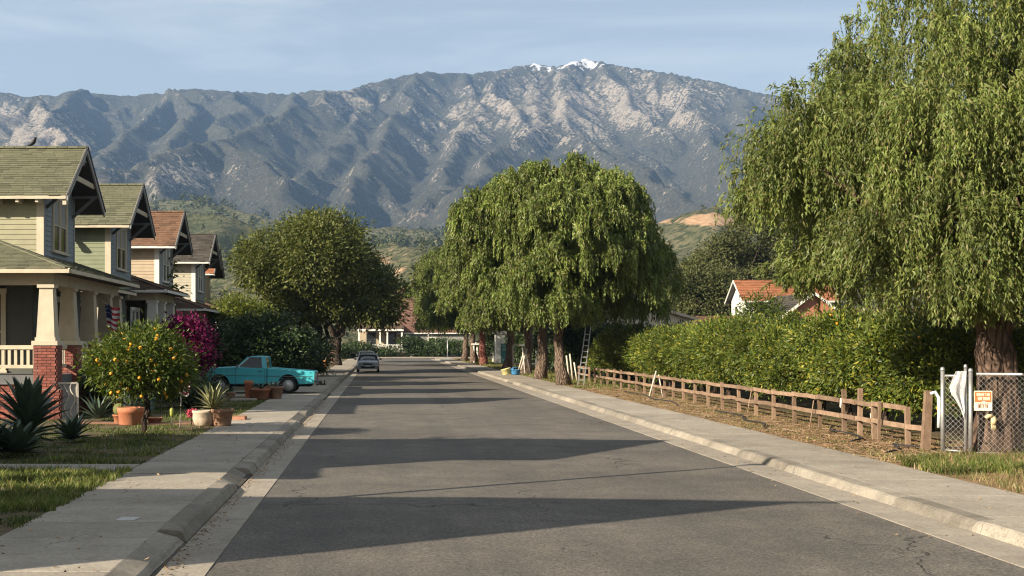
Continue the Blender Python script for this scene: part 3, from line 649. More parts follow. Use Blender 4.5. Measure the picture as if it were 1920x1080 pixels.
    w1 = px-back; pcs += slope_shingles((back, pn, E), (1,0,0), N_((0,1,p)), [(0,-.04), (w1+.04,-.04), (w1-tN, tN*sq), (0, tN*sq)], .15 if lod == 0 else .18, .33)
    near_n = len(pcs)
    w2 = pf-pn; pcs += slope_shingles((px, pn, E), (0,1,0), N_((-1,0,p)), [(-.04,-.04), (w2+.04,-.04), (w2-tN, tN*sq), (tN, tN*sq)], .16, .33)
    put_pieces('shingle', pcs, porch_shing, PR, 90 if lod == 0 else 0, key=lambda q: (q[0][1] > pn+3.2, -q[0][0]))
    nseg = 12
    for q, e in ((B, Bt), (Cc, Ct)):
        b = MB()
        for i in range(nseg): 
            c0 = np.array(q)+(np.array(e)-np.array(q))*i/nseg; c1 = np.array(q)+(np.array(e)-np.array(q))*(i+1.05)/nseg; b.bar(c0+(0,0,.028), c1+(0,0,.02), .22, .035)
        link('ridge_cap', b.mesh('ridge_cap', porch_shing), PR)
    for q, r in ((A, B), (B, Cc)):
        d = N_(np.array(r)-np.array(q)); o = np.array((d[1], -d[0], 0))*.05; q2 = np.array(q)+o; r2 = np.array(r)+o+d*.05
        link('gutter', MB().prism([(-.06,-.13),(.0,-.13),(.055,-.07),(.06,.015),(.035,.02),(.0,-.02),(-.06,-.02)], 0, float(np.linalg.norm(r2-q2)), 'x').mesh('gutter', trim), PR, loc=q2, rot=(0, 0, math.atan2(d[1], d[0])))
    # porch frieze beams
    fx = px-.7; yn = pn+.62; yf = pf-.62; cb = E-.45
    b = MB().box(fx-.15, fx+.15, yn-.14, yf, cb, E-.1); b.box(back, fx-.151, yn-.14, yn+.14, cb, E-.1); link('porch_beam', b.mesh('porch_beam', M_COL), H)
    b = MB().box(back, px-.02, pn+.02, pf-.02, E-.098, E-.06); link('porch_ceiling', b.mesh('porch_ceiling', M_LOW), H)  # ceiling takes the darkened siding paint, so the porch looks more shaded
    # ground floor body
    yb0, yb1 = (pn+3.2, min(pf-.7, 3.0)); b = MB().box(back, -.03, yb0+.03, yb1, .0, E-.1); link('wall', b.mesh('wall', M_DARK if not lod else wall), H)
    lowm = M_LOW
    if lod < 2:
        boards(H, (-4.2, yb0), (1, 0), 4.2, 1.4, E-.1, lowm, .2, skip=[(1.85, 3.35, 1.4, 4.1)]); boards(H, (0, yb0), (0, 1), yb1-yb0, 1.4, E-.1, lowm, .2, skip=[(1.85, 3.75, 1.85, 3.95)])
        window(H, (-2.2, yb0), (1, 0), 1.25, 1.5, 3.95, M_CREAM, 1, blind=False, name='door_window'); window(H, (0, yb0+2.0), (0, 1), 1.6, 1.95, 3.8, M_WHITE, 2, blind=False)
    # porch deck, parapet, piers, columns, balustrades
    b = MB().box(back, fx+.2, yn-.2, yf+.2, 1.15, 1.42) ; link('porch_floor', b.mesh('porch_floor', M_BRK), H)  # dark floor colour adds to the painted shade in the porch
    pw = .33; bricks = []
    def brickwall(x0, x1, y0, y1, z0, z1, face):
        hh = .085; L_ = .26; k = 0; z = z0
        while z < z1-.02:
            a0, a1 = (x0, x1) if face == 'n' else (y0, y1); u = a0-(L_/2 if k % 2 else 0)
            while u < a1-.02:
                a, c = max(u, a0), min(u+L_-.014, a1)
                if c-a > .03:
                    e = .018+random.random()*.012; zt = min(z+hh-.014, z1)
                    if face == 'n': V = [(a,y0-e,z),(c,y0-e,z),(c,y0+.03,z),(a,y0+.03,z),(a,y0-e,zt),(c,y0-e,zt),(c,y0+.03,zt),(a,y0+.03,zt)]
                    else: V = [(x1-.03,a,z),(x1+e,a,z),(x1+e,c,z),(x1-.03,c,z),(x1-.03,a,zt),(x1+e,a,zt),(x1+e,c,zt),(x1-.03,c,zt)]
                    bricks.append(np.array(V))
                u += L_
            z += hh; k += 1
    PB = link('porch_base', None, H); mm = M_MORTAR if brick else M_COL
    b = MB().box(back, fx+.15, yn-.1, yn+.2, -.1, 1.4); b.box(fx-.15, fx+.15, yn+.2, yf, -.1, 1.4); link('base_wall', b.mesh('base_wall', mm), PB)
    if brick:
        brickwall(-3.2, fx-pw-.1, yn-.1, 0, 0, 1.4, 'n'); brickwall(0, fx+.15, yn+.2, yf, 0, 1.4, 'e')
    prs = []
    for i, cy_ in enumerate(cols):
        x, y = fx, cy_; z0 = 2.3 if brick else 1.42
        if brick:
            pier = link('pier', MB().box(x-pw, x+pw, y-pw, y+pw, -.1, z0).mesh('pier', M_MORTAR), H); b = MB().box(x-pw-.05, x+pw+.05, y-pw-.05, y+pw+.05, z0, z0+.13); link('pier_cap', b.mesh('pier_cap', M_CREAM), H); z0 += .13
            n0 = len(bricks)
            brickwall(x-pw, x+pw, y-pw, 0, 0, z0-.13, 'n'); brickwall(0, x+pw, y-pw, y+pw, 0, z0-.13, 'e')
            if i == 0:
                b = MB().box(x-pw-.12, x+pw+.14, y-pw-.12, y+pw+.1, -.1, 1.02); link('pier_foot', b.mesh('pier_foot', M_MORTAR), H); brickwall(x-pw-.12, x+pw+.14, y-pw-.12, 0, 0, 1.02, 'n'); brickwall(0, x+pw+.14, y-pw-.12, y+pw, 0, 1.02, 'e')
        b = MB().box(x-.27, x+.27, y-.27, y+.27, z0, cb-.1, top=(.075, .075)); b.box(x-.3, x+.3, y-.3, y+.3, z0, z0+.1); b.box(x-.25, x+.25, y-.25, y+.25, cb-.1, cb-.002); link('column', b.mesh('column', trim if lod else M_COL if i else M_CREAM), H)
    if brick: put_pieces('brick', bricks, M_BRICK, PB, 280 if lod == 0 else 0, key=lambda q: (q[0][1] > yn, -(q[0][0])))
    def balus(a, c, face, fixed):
        g = link('balustrade', None, H); b = MB()
        def bx(s0, s1, z0, z1, d=.03):
            return (MB().box(s0, s1, fixed-d, fixed+d, z0, z1) if face == 'n' else MB().box(fixed-d, fixed+d, s0, s1, z0, z1))
        link('rail', bx(a, c, 2.18, 2.3, .06).mesh('rail', M_CREAM), g); link('rail', bx(a, c, 1.62, 1.72, .045).mesh('rail', M_CREAM), g)
        s = a+.04
        while s < c-.05: link('baluster', bx(s, s+.085, 1.72, 2.18, .028).mesh('baluster', M_CREAM), g); s += .185
    if lod == 0:
        balus(-3.4, fx-pw-.05, 'n', yn); 
        for c0, c1 in zip(cols[:2], cols[1:3]): balus(c0+pw+.05, c1-pw-.05, 'e', fx)
    return H
M_LOW = paint('porch_shaded_siding', (.075,.078,.064))  # siding and ceiling paint darkened to deepen the shade inside the porch
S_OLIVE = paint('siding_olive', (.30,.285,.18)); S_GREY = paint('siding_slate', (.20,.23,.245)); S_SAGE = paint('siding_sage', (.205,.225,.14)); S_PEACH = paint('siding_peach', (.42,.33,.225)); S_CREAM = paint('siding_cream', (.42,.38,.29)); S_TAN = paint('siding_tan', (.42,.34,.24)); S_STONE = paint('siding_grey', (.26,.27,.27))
house1 = house(43.7, 'two-storey house with olive siding, green shingle gable and brick porch, nearest on the left', S_OLIVE, S_GREY, SH_GREEN, SH_GREEN, M_CREAM)
house2 = house(54.0, 'two-storey house with sage green siding and green shingles behind the brick-porch house', S_SAGE, S_GREY, SH_GREEN, SH_GREEN, M_CREAM, pn=-3.0, pf=1.6, px=.25, lod=1, cols=(-2.2, -.3, 1.0), brick=False)
house3 = house(65.3, 'two-storey house with peach siding and brown shingle roof beside a white columned porch', S_PEACH, S_STONE, SH_BROWN, SH_DKBROWN, M_WHITE, pn=-9.0, pf=-2.6, px=1.5, eave=4.7, lod=1, cols=(-8.2, -6.1, -3.6), brick=False)
house4 = house(77.6, 'pale cream house with charcoal shingle roof, fourth along the left side', S_CREAM, S_STONE, SH_DARK, SH_DKBROWN, M_WHITE, pn=-8.6, pf=0.2, px=1.5, eave=4.2, lod=1, cols=(-7.9, -4.6, -.8), brick=False, ridge=8.9)
house5 = house(90.5, 'house with small terracotta gable, farthest of the left row', S_TAN, S_STONE, SH_TERRA, SH_DKBROWN, M_WHITE, pn=-5, pf=3, lod=2, cols=(-4.2, 0, 2.2), brick=False, ridge=9.0)
h = house(20.4, 'unseen gabled house left of the frame that shades the road', S_TAN, S_GREY, SH_DARK, SH_DARK, M_CREAM, lod=2, pn=-3.2, pf=2.6, px=1.0, cols=(-2.4, 0, 1.9), brick=False); h.location.x = -10.3
h = thing('tall_house', 'unseen house with a one-way roof beside the camera that shades the near road', 'house', (-14, 8.7, 0)); link('wall', MB().prism([(8.75,-.1),(8.75,8.75),(12.2,6.2),(12.2,-.1)], -21, -9.6, 'x').mesh('wall', S_TAN), h, world=True); link('roof', MB().prism([(8.45,9.0),(8.45,9.12),(12.7,6.0),(12.7,5.88)], -21.4, -9.3, 'x').mesh('roof', SH_DARK), h, world=True); link('door', MB().box(-9.6, -9.55, 9.6, 10.6, .2, 2.3).mesh('door', M_CREAM), h, world=True)
house5.location.x = -12.4
# small fittings of the second house
b = MB().bar((-2.0, -2.12, 7.0), (-2.0, -2.5, 6.9), .07, .07); b.tube([(-2.0,-2.5,6.95),(-1.9,-2.62,6.75),(-1.82,-2.7,6.55)], [.06,.11,.13], 8); b.tube([(-2.0,-2.14,6.9),(-2.05,-2.14,6.0),(-2.15,-2.14,5.0)], .025, 6); link('flood_lamp', b.mesh('flood_lamp', M_GREYT), house2)
b = MB().lathe([(.02,0),(.16,.03),(.26,.09),(.30,.15),(.29,.16),(.15,.06),(.01,.03)], (0,0,0), 16, axis='y'); b.bar((0,0,.0), (.05,.34,-.25), .04, .04); b.bar((0,.05,-.1), (0,-.3,.02), .02, .02)
ds = thing('satellite_dish', 'pale satellite dish on the sage green side wall', 'satellite dish', (-13.4, 51.5, 5.7)); link('dish', b.mesh('dish', paint('dish_paint', (.5,.49,.45))), ds, rot=(R(-20), 0, R(205)))
# ================================================================ TREES AND PLANTS
LF_PEP = leafmat('pepper_tree_leaf', (.068,.102,.020), (.160,.188,.042), .22, .5, .25, c=(.13,.115,.045))
LF_PEP2 = leafmat('pepper_tree_leaf_near', (.070,.102,.023), (.170,.195,.048), .26, .5, .25, c=(.16,.14,.055))
LF_OAK = leafmat('street_tree_leaf', (.055,.074,.014), (.125,.130,.030), .25, .5, .25)
LF_DARK = leafmat('dark_grove_leaf', (.050,.060,.018), (.095,.098,.036), .2, .55, .2)
LF_CIT = leafmat('citrus_leaf', (.036,.068,.012), (.130,.152,.020), .2, .42, .22, c=(.24,.22,.03))
LF_CIT2 = leafmat('garden_orange_leaf', (.040,.075,.012), (.12,.14,.02), .28, .42, .25)
LF_LIME = leafmat('lime_shrub_leaf', (.10,.13,.02), (.18,.20,.035), .35, .45, .3)
LF_BUSH = leafmat('dark_shrub_leaf', (.022,.040,.012), (.05,.075,.02), .2, .45, .3)
LF_BOUG = leafmat('bougainvillea_bract', (.105,.006,.05), (.19,.013,.085), .3, .6, .15, c=(.03,.05,.015))
def barkmat(name, a, b, sc=7):
    t = NT(name); v = t.n('Mapping', {'Vector': t.obj(), 'Scale': (1, 1, .28)}).outputs[0]
    w = t.noise(sc, 6, .7, v, .6); n = t.n('TexVoronoi', {'Scale': sc*1.2, 'Vector': v}, feature='DISTANCE_TO_EDGE').outputs['Distance']
    c = t.mix(t.rng(w, .35, .65), a, b); c = t.mix(t.rng(n, 0, .12, .75, 0), c, tuple(x*.3 for x in a))
    return t.bsdf(c, .95, t.bump(t.math('ADD', w, t.rng(n, 0, .2)), .9, .06), spec=.1)
BARK = barkmat('pepper_bark', (.12,.085,.06), (.235,.175,.13)); BARK_D = barkmat('dark_bark', (.036,.026,.02), (.085,.062,.046)); BARK_R = barkmat('reddish_bark', (.17,.06,.042), (.27,.12,.09)); BARK_T = barkmat('old_pepper_bark', (.07,.046,.034), (.17,.115,.082), 5)
def rhombs(P, D, S_, L, Wd, fold=0):
    n = len(P); L = np.broadcast_to(np.asarray(L, float), (n,))[:, None]; Wd = np.broadcast_to(np.asarray(Wd, float), (n,))[:, None]
    N = np.cross(D, S_); V = np.stack([P, P+D*L*.45+S_*Wd/2+N*Wd*fold, P+D*L, P+D*L*.45-S_*Wd/2+N*Wd*fold], 1)
    return V.reshape(-1, 3)
def spikes(P, D, S_, L, Wd):
    "narrow three-cornered leaflets"
    n = len(P); L = np.broadcast_to(np.asarray(L, float), (n,))[:, None]; Wd = np.broadcast_to(np.asarray(Wd, float), (n,))[:, None]
    return np.stack([P-S_*Wd*.5, P+S_*Wd*.5+D*L*.22, P+D*L], 1).reshape(-1, 3)
def leaf_mesh(name, V, m): return bigmesh(name, V, np.arange(len(V)).reshape(-1, 4), m)
def lobe_points(rg, lobes, n, r0=.82, r1=1.0, zmin=-.75):
    "points near the outside of a union of ellipsoids, with their outward direction"
    lb = np.array(lobes, float); a = (lb[:, 3]*lb[:, 4]+lb[:, 3]*lb[:, 5]+lb[:, 4]*lb[:, 5]); P = []; O = []; got = 0
    while got < n:
        m = (n-got)*2+50; i = rg.choice(len(lb), m, p=a/a.sum()); d = N_(rg.normal(size=(m, 3))); k = d[:, 2] > zmin; i, d = i[k], d[k]
        p = lb[i, :3]+d*lb[i, 3:6]*(r0+(r1-r0)*rg.random(len(i)))[:, None]
        q = (((p[:, None]-lb[None, :, :3])/lb[None, :, 3:6])**2).sum(-1); q[np.arange(len(i)), i] = 9; ok = q.min(1) > (.80)**2
        P.append(p[ok]); O.append(N_(d[ok]/lb[i[ok], 3:6])); got += ok.sum()
    return np.concatenate(P)[:n], np.concatenate(O)[:n]
def drooping(rg, P, O, nstr, K, L, leafL, leafW, spread=.2, reach=.5, m=LF_PEP, name='crown', per=2, droop=1.35, floor=None):
    "tassels of hanging twigs with narrow leaves on both sides"
    n = len(P)*nstr; p0 = np.repeat(P, nstr, 0)+rg.normal(size=(n, 3))*spread; o = np.repeat(O, nstr, 0)
    h = o*np.array((1, 1, .15))+rg.normal(size=(n, 3))*np.array((.45, .45, .1)); Ls = L*(.55+.9*rg.random(n)); rs = reach*(.4+1.1*rg.random(n)); up = .2+.8*np.clip(o[:, 2], 0, 1)**1.5
    if floor is not None: Ls = np.minimum(Ls, np.maximum(p0[:, 2]-floor-rg.random(n)*.8, .15))
    t = np.linspace(.06, 1, K)[None, :]; xy = rs[:, None]*(1-np.exp(-2.6*t)); z = Ls[:, None]*(up[:, None]*np.sin(np.pi*np.minimum(t*1.3, 1))*.5-t**droop)
    pts = p0[:, None]+h[:, None]*xy[..., None]; pts[..., 2] += z
    sway = rg.normal(size=(n, 1, 3))*.06*np.array((1, 1, 0)); pts += sway*t[..., None]**2*Ls[:, None, None]
    tan = N_(np.gradient(pts, axis=1)); q = pts.reshape(-1, 3); tn = tan.reshape(-1, 3); V = []
    for s in range(per):
        r = N_(rg.normal(size=q.shape)); D = N_(tn*.75+r*.62+np.array((0, 0, -.35))); S_ = N_(np.cross(D, rg.normal(size=q.shape)))
        taper = np.tile(np.linspace(1.0, .7, K), n); V.append(spikes(q+rg.normal(size=q.shape)*.02, D, S_, leafL*taper*(.7+.6*rg.random(len(q))), leafW))
    V = np.concatenate(V); return bigmesh(name, V, np.arange(len(V)).reshape(-1, 3), m)
def leafy(rg, P, O, nl, cr, L, Wd, m, name='crown', down=.25, fold=.12):
    "clumps of broad leaves"
    n = len(P)*nl; q = rg.normal(size=(n, 3)); p = np.repeat(P, nl, 0)+q*cr*np.array((1, 1, .8)); o = np.repeat(O, nl, 0)
    D = N_(o*.55+q*.35+rg.normal(size=(n, 3))*.55+np.array((0, 0, -down))); nn = N_(o*.5+np.array((0, 0, .6))+rg.normal(size=(n, 3))*.55); S_ = N_(np.cross(D, nn))
    return leaf_mesh(name, rhombs(p, D, S_, L*(.6+.8*rg.random(n)), Wd*(.7+.6*rg.random(n)), fold), m)
def wander(rg, a, b, n=6, j=.12, sag=0):
    a = np.array(a, float); b = np.array(b, float); t = np.linspace(0, 1, n)[:, None]; p = a+(b-a)*t; l = np.linalg.norm(b-a)
    w = np.cumsum(rg.normal(size=(n, 3))*l*j/n**.5, 0); w -= w[0]+(w[-1]-w[0])*t; p += w; p[:, 2] += np.sin(np.pi*t[:, 0])*sag; return p
def trunk_mesh(rg, base, fork, r0, r1, limbs, m, lean=.06, flare=1.5, name='trunk', n=12, subs=2):
    b = MB(); P = wander(rg, base, fork, 8, lean); rad = np.linspace(r0, r1, 8); rad[0] *= flare; rad[1] *= 1+(flare-1)*.35; P[0, 2] -= .12
    b.tube(P, rad, n, lump=.07, rg=rg)
    for l in limbs:
        e = np.array(l[:3], float); q = wander(rg, np.array(fork)-(0, 0, .15), e, 7, .16, .2); r = l[3] if len(l) > 3 else r1*.6; b.tube(q, np.linspace(r, r*.22, 7), 7, lump=.05, rg=rg)
        for s in range(subs):
            i = 3+s % 3; d = rg.normal(size=3)*np.array((1, 1, .5)); d[2] = abs(d[2])*.5; q2 = wander(rg, q[i], q[i]+N_(d)*(.25*np.linalg.norm(e-np.array(fork))+.4), 5, .15); b.tube(q2, np.linspace(r*.4, r*.08, 5), 5)
    return b.mesh(name, m)
trg = np.random.default_rng(21)
# ---- row of pepper trees along the right pavement (local coordinates, base at origin)
def boughs(rg, big, n, r0, r1, zs=.75, shell=(.78, 1.0), zmin=-.6, drop=.0):
    "foliage masses spread over the outside of a crown, kept apart so that gaps stay between them"
    P, O = lobe_points(rg, big, n*6, shell[0], shell[1], zmin); keep = []
    for i in range(len(P)):
        if all(np.linalg.norm(P[i]-P[j]) > (r0+r1)*.5 for j in keep): keep.append(i)
        if len(keep) >= n: break
    r = r0+(r1-r0)*rg.random(len(keep)); keep = np.array(keep); k = rg.random(len(keep)) > drop
    return np.concatenate([P[keep], r[:, None], r[:, None], (r*zs)[:, None]], 1)[k]
def pepper_variant(seed, cr=5.35, ntas=1400, dens=11):
    rg = np.random.default_rng(seed); L = [(0, 0, 7.0, cr*.84, cr*.84, 3.7)]
    for k in range(8):
        a = k/8*2*math.pi+rg.random()*.5; r = cr*(.5+.16*rg.random()); L.append((r*math.cos(a), r*math.sin(a), 4.9+rg.random()*3.0, cr*.42, cr*.42, 2.2+rg.random()*.7))
    for k in range(6): a = k/6*6.28+rg.random()*.5; r = cr*.52; L.append((r*math.cos(a), r*math.sin(a), 8.6+rg.random()*1.3, 1.9, 1.9, 1.6))
    for k in range(7): a = rg.random()*6.28; r = cr*.5*rg.random(); L.append((r*math.cos(a), r*math.sin(a), 9.3+rg.random()*1.5, 1.4, 1.4, 1.2))
    for k in range(7): a = k/7*6.28+rg.random()*.7; r = cr*(.86+.1*rg.random()); L.append((r*math.cos(a), r*math.sin(a), 6.2+rg.random()*3.2, .85, .85, .8))
    B = boughs(rg, L, 135, .7, 1.5, drop=.13); P, O = lobe_points(rg, B, ntas, .72, 1.05, -.02); P2, O2 = lobe_points(rg, [(0, 0, 6.6, cr*.66, cr*.66, 2.9)], ntas//5, .6, 1.0)
    k = P[:, 2] > 2.7; P, O = P[k], O[k]
    me = drooping(rg, np.concatenate([P, P2]), np.concatenate([O, O2]), dens, 9, .60, .25, .088, .17, .34, LF_PEP, floor=2.3)
    tr = [trunk_mesh(rg, (0, 0, 0), (ln[0], ln[1], 3.5), .35, .27, [(2.2*math.cos(q), 2.2*math.sin(q), 6+rg.random()*2.2, .2) for q in rg.random(6)*6.28], m, .05, 1.45) for m, ln in ((BARK, (-.35, .1)),)]
    return me, tr[0]
PV = [pepper_variant(101), pepper_variant(102)]
rowp = [(9.55,67,.965,0,'nearest, with the ladder leaning on it'),(9.70,78,1.0,1,'second from the front of the row'),(10.1,90,.97,2,'third in the row beside the bundle of stakes'),(10.3,105,.98,0,'fourth in the row with the tub at its foot'),(10.0,125,1.02,1,'fifth in the row with a reddish trunk'),(10.2,140,1.04,2,'sixth in the row near the street end'),(9.75,151,1.0,0,'last in the row at the street end')]
for i, (x, y, s, v, lab) in enumerate(rowp):
    v = v % 2
    T = thing('pepper_tree', 'drooping pepper tree on the right, '+lab, 'tree', (x, y, .13), rot=(0, 0, [0, 2.0, 4.1, 3.0, 5.2, 1.1, 2.6][i]), group='pepper trees along the right pavement'); T.scale = (s*([.87, .93, 1, 1, 1, 1, 1][i]), s*([.87, .93, 1, 1, 1, 1, 1][i]), s)
    link('crown', PV[v][0], T); tm = PV[v][1]
    if i == 4: tm = tm.copy(); tm.materials[0] = BARK_R
    link('trunk', tm, T)
# ---- the big pepper tree behind the wire fence
rg = np.random.default_rng(33)
BX, BY = 13.55, 28.0
lob = [(BX+.6, BY+.2, 7.0, 4.2, 3.4, 3.0), (BX-2.0, BY-.6, 6.1, 2.3, 2.2, 1.8), (BX-3.75, BY-.2, 5.9, 1.15, 1.3, 1.0), (BX-.9, BY-2.2, 5.6, 2.2, 1.7, 1.9), (BX+2.7, BY-1.6, 6.8, 2.6, 2.2, 2.8), (BX-1.9, BY+.4, 8.0, 1.3, 1.3, 1.0), (BX-1.0, BY-.6, 9.2, 1.2, 1.2, 1.1), (BX+2.6, BY+.6, 9.6, 1.7, 1.6, 1.5), (BX+4.7, BY, 7.5, 2.2, 2.2, 3.0), (BX-2.3, BY-1.8, 4.7, 1.5, 1.4, 1.4), (BX+.6, BY-2.4, 4.6, 2.1, 1.3, 1.5), (BX-3.0, BY-1.0, 7.2, .8, .8, .6), (BX-3.2, BY-.4, 7.9, .8, .8, .6), (BX-2.4, BY, 8.9, .75, .75, .6), (BX-3.2, BY-1.4, 3.9, 1.3, 1.1, .9), (BX-4.85, BY-.8, 5.7, .7, .8, .6), (BX-4.2, BY-.8, 6.2, .9, 1.0, .8), (BX-1.3, BY-2.2, 3.8, 1.4, 1.0, .9), (BX+.6, BY-2.5, 3.9, 1.2, .9, .9)]
BG = boughs(rg, lob, 205, .55, 1.15, .8, (.5, 1.1), -.5, .22); P, O = lobe_points(rg, BG, 2150, .5, 1.05, -.3); k = (P[:, 2] > 2.7) & (rg.random(len(P)) > np.clip((P[:, 2]-6.6)*.22, 0, .62))
BT = thing('pepper_tree', 'huge weeping pepper tree with twisted trunk behind the wire fence', 'tree', (BX, BY-1.4, .13))
me = drooping(rg, P[k], O[k], 11, 15, .92, .15, .038, .15, .36, LF_PEP2, floor=np.repeat(np.interp(P[k][:, 0], [8.2, 8.8, 9.5, 10.4, 12.5], [5.0, 4.2, 3.2, 2.6, 2.75]), 11), droop=1.25)
link('crown', me, BT, world=True)
b = MB(); tx, ty = 12.75, BY-1.4
b.tube([(tx-.05,ty,-.1),(tx,ty,.3),(tx+.08,ty,1.0),(tx-.02,ty,1.7),(tx-.12,ty,2.2),(tx-.02,ty,2.65),(tx+.18,ty,3.1),(tx+.3,ty+.1,3.7)], [.60,.46,.37,.33,.31,.30,.27,.24], 16, lump=.12, rg=rg)
b.tube([(tx+.12,ty-.1,.1),(tx+.22,ty-.12,1.2),(tx+.16,ty-.1,2.1),(tx+.1,ty,2.8)], [.3,.24,.22,.18], 12, lump=.12, rg=rg)
b.tube([(tx-.05,ty,2.5),(tx-.4,ty-.1,2.95),(tx-.85,ty-.25,3.2),(tx-1.3,ty-.4,3.7),(tx-2.2,ty-.4,4.7),(tx-3.6,ty,6.0)], [.22,.19,.17,.14,.11,.05], 10, lump=.1, rg=rg)
for e in [(BX-2.0,BY-.3,8.0,.15),(BX-1.0,BY-.4,9.3,.17),(BX+2.3,BY+.4,9.9,.17),(BX+4.2,BY,7.8,.16),(BX-1.2,BY-2.2,6.4,.14),(BX+2.4,BY-1.4,7.2,.15),(BX+.6,BY+2,8,.15),(BX-3.3,BY-.4,7.2,.12)]:
    q = wander(rg, (tx+.25,ty+.1,3.4), e[:3], 9, .16, .3); b.tube(q, np.linspace(e[3], .03, 9), 8, lump=.06, rg=rg)
    for s in range(5):
        i = 3+s; d = N_(rg.normal(size=3)*np.array((1,1,.45))+(-.2,-.3,.1)); b.tube(wander(rg, q[i], q[i]+d*(1.6+rg.random()*1.9), 7, .2, .2), np.linspace(.055, .012, 7), 5)
link('trunk', b.mesh('trunk', BARK_T), BT, world=True)
# ---- left street trees
def broad_tree(name, label, x, y, h, r, seed, lm, bark=BARK_D, group=None, zb=3.3, n=340, nl=95, cl=.42, L=.19, Wd=.085, tr=.42, gz=.13, lobes=9, mesh=None):
    rg = np.random.default_rng(seed); T = thing(name, label, 'tree', (x, y, gz), group=group); zc = (zb+h)/2; rz = (h-zb)/2
    Lb = [(0, 0, zc, r*.72, r*.72, rz*.86)]
    for k in range(lobes):
        a = k/lobes*6.28+rg.random()*.6; q = r*(.55+.12*rg.random()); Lb.append((q*math.cos(a), q*math.sin(a), zc+rz*(-.35+.75*rg.random()), r*.4, r*.4, rz*(.38+.16*rg.random())))
    for k in range(4): a = rg.random()*6.28; q = r*.35*rg.random(); Lb.append((q*math.cos(a), q*math.sin(a), h-rz*.35, r*.34, r*.34, rz*.34))
    P, O = lobe_points(rg, Lb, n, .72, 1.03); link('crown', leafy(rg, P, O, nl, cl, L, Wd, lm), T)
    link('trunk', trunk_mesh(rg, (0, 0, 0), (rg.normal()*.15, rg.normal()*.15, zb*.85), tr, tr*.75, [(q[0]*.75, q[1]*.75, q[2], tr*.5) for q in Lb[1:8]], bark), T); return T
broad_tree('street_tree', 'large round olive-green tree on the left beyond the blue pickup', -4.9, 98, 12.0, 6.3, 41, LF_OAK, zb=1.9, n=560, nl=92, cl=.44, L=.30, Wd=.13, tr=.5)
broad_tree('street_tree', 'dark tree behind the round olive-green tree, above the silver car', -4.3, 123, 11.5, 5.6, 42, LF_BUSH, n=260, nl=80, cl=.5, L=.3, Wd=.13)
broad_tree('street_tree', 'farther dark tree on the left where the street ends', -5.6, 148, 10.5, 5.4, 43, LF_BUSH, n=200, nl=70, cl=.55, L=.34, Wd=.15)
# grove on the right behind the white house
for i, (px, yt, Y, r, lab) in enumerate([(1410,388,152,6.3,'tallest dark grove tree behind the white house'),(1318,492,146,5.0,'lower dark grove tree left of the white house'),(1365,440,158,5.2,'middle dark grove tree behind the white house'),(1480,420,160,6.0,'dark grove tree half hidden by the big pepper tree'),(1275,545,150,3.0,'small dark tree beside the cream building')]):
    x, _, z = W(px, yt, Y); broad_tree('grove_tree', lab, x, Y, z-1.0, r, 60+i, LF_DARK, group='dark trees behind the white house', zb=1.2 if i else 3, n=230, nl=80, cl=.5, L=.36, Wd=.19, tr=.45, gz=1.0)
# trees that stand out of frame at the left and throw shade on the road
for i, (x, y, h, r) in enumerate([(-13.5, 67, 8.5, 2.5), (-10.6, 22.6, 6.8, 1.6)]):
    broad_tree('yard_tree', ['yard tree hidden behind the peach house', 'small yard tree out of frame by the garden path'][i], x, y, h, r, 80+i, LF_OAK, n=70, nl=60, cl=.42, L=.26, Wd=.12, tr=.2, zb=3)
# ---- citrus hedge: a row of orange trees behind the wooden fence
FRUIT = pmat('orange_peel', (.72,.36,.02), (.66,.27,.012), 8, .5, .15, 120, spec=.4, vary=.12)
fr_me = MB().blob((0, 0, 0), .047, 10, 7, lump=0).mesh('orange', FRUIT)
def citrus_variant(seed, r=1.75, h=3.0, n=300, nl=30, lm=LF_CIT, L=.13, Wd=.055, cl=.19, zb=.45):
    rg = np.random.default_rng(seed); zc = (h+zb)/2; rz = (h-zb)/2; Lb = [(0, 0, zc, r*.82, r*.82, rz*.93)]
    for k in range(8): a = k/8*6.28+rg.random()*.5; Lb.append((r*.55*math.cos(a), r*.55*math.sin(a), zc+rz*(-.45+.9*rg.random()), r*.5, r*.5, rz*.5))
    P, O = lobe_points(rg, Lb, n, .78, 1.04, -.8); me = leafy(rg, P, O, nl, cl, L, Wd, lm, down=.1, fold=.2)
    tr = trunk_mesh(rg, (0, 0, 0), (rg.normal()*.06, rg.normal()*.06, .75), .10, .085, [(q[0]*.7, q[1]*.7, q[2], .05) for q in Lb[1:8]], BARK_D, n=8, subs=1)
    return me, tr, P, O
CV = [citrus_variant(200+i, r=1.5, n=215, nl=80 if i < 2 else 74, cl=.165) for i in range(4)]
ordn = ['first','second','third','fourth','fifth','sixth','seventh','eighth','ninth','tenth','eleventh','twelfth','thirteenth','fourteenth','fifteenth','sixteenth','seventeenth','eighteenth','nineteenth']
y = 29.8
for i in range(19):
    v = i % 4; x = 13.8+random.uniform(-.15, .15); T = thing('orange_tree', f'orange tree behind the wooden fence, {ordn[i]} from the wire gate', 'tree', (x, y, .12), rot=(0, 0, random.random()*6.28), group='orange trees in a row behind the wooden fence')
    s = .97+random.random()*.08; T.scale = (s, s, s*(.86+.2*random.random())); link('crown', CV[v][0], T); link('trunk', CV[v][1], T)
    P, O = CV[v][2], CV[v][3]
    for k in range([3,5,2,4,2,3,6,2,1][i] if i < 9 else 1): j = trg.integers(len(P)); link('orange', fr_me, T, loc=P[j]+O[j]*.14)
    y += 2.55 if i else 2.7
y = 29.5
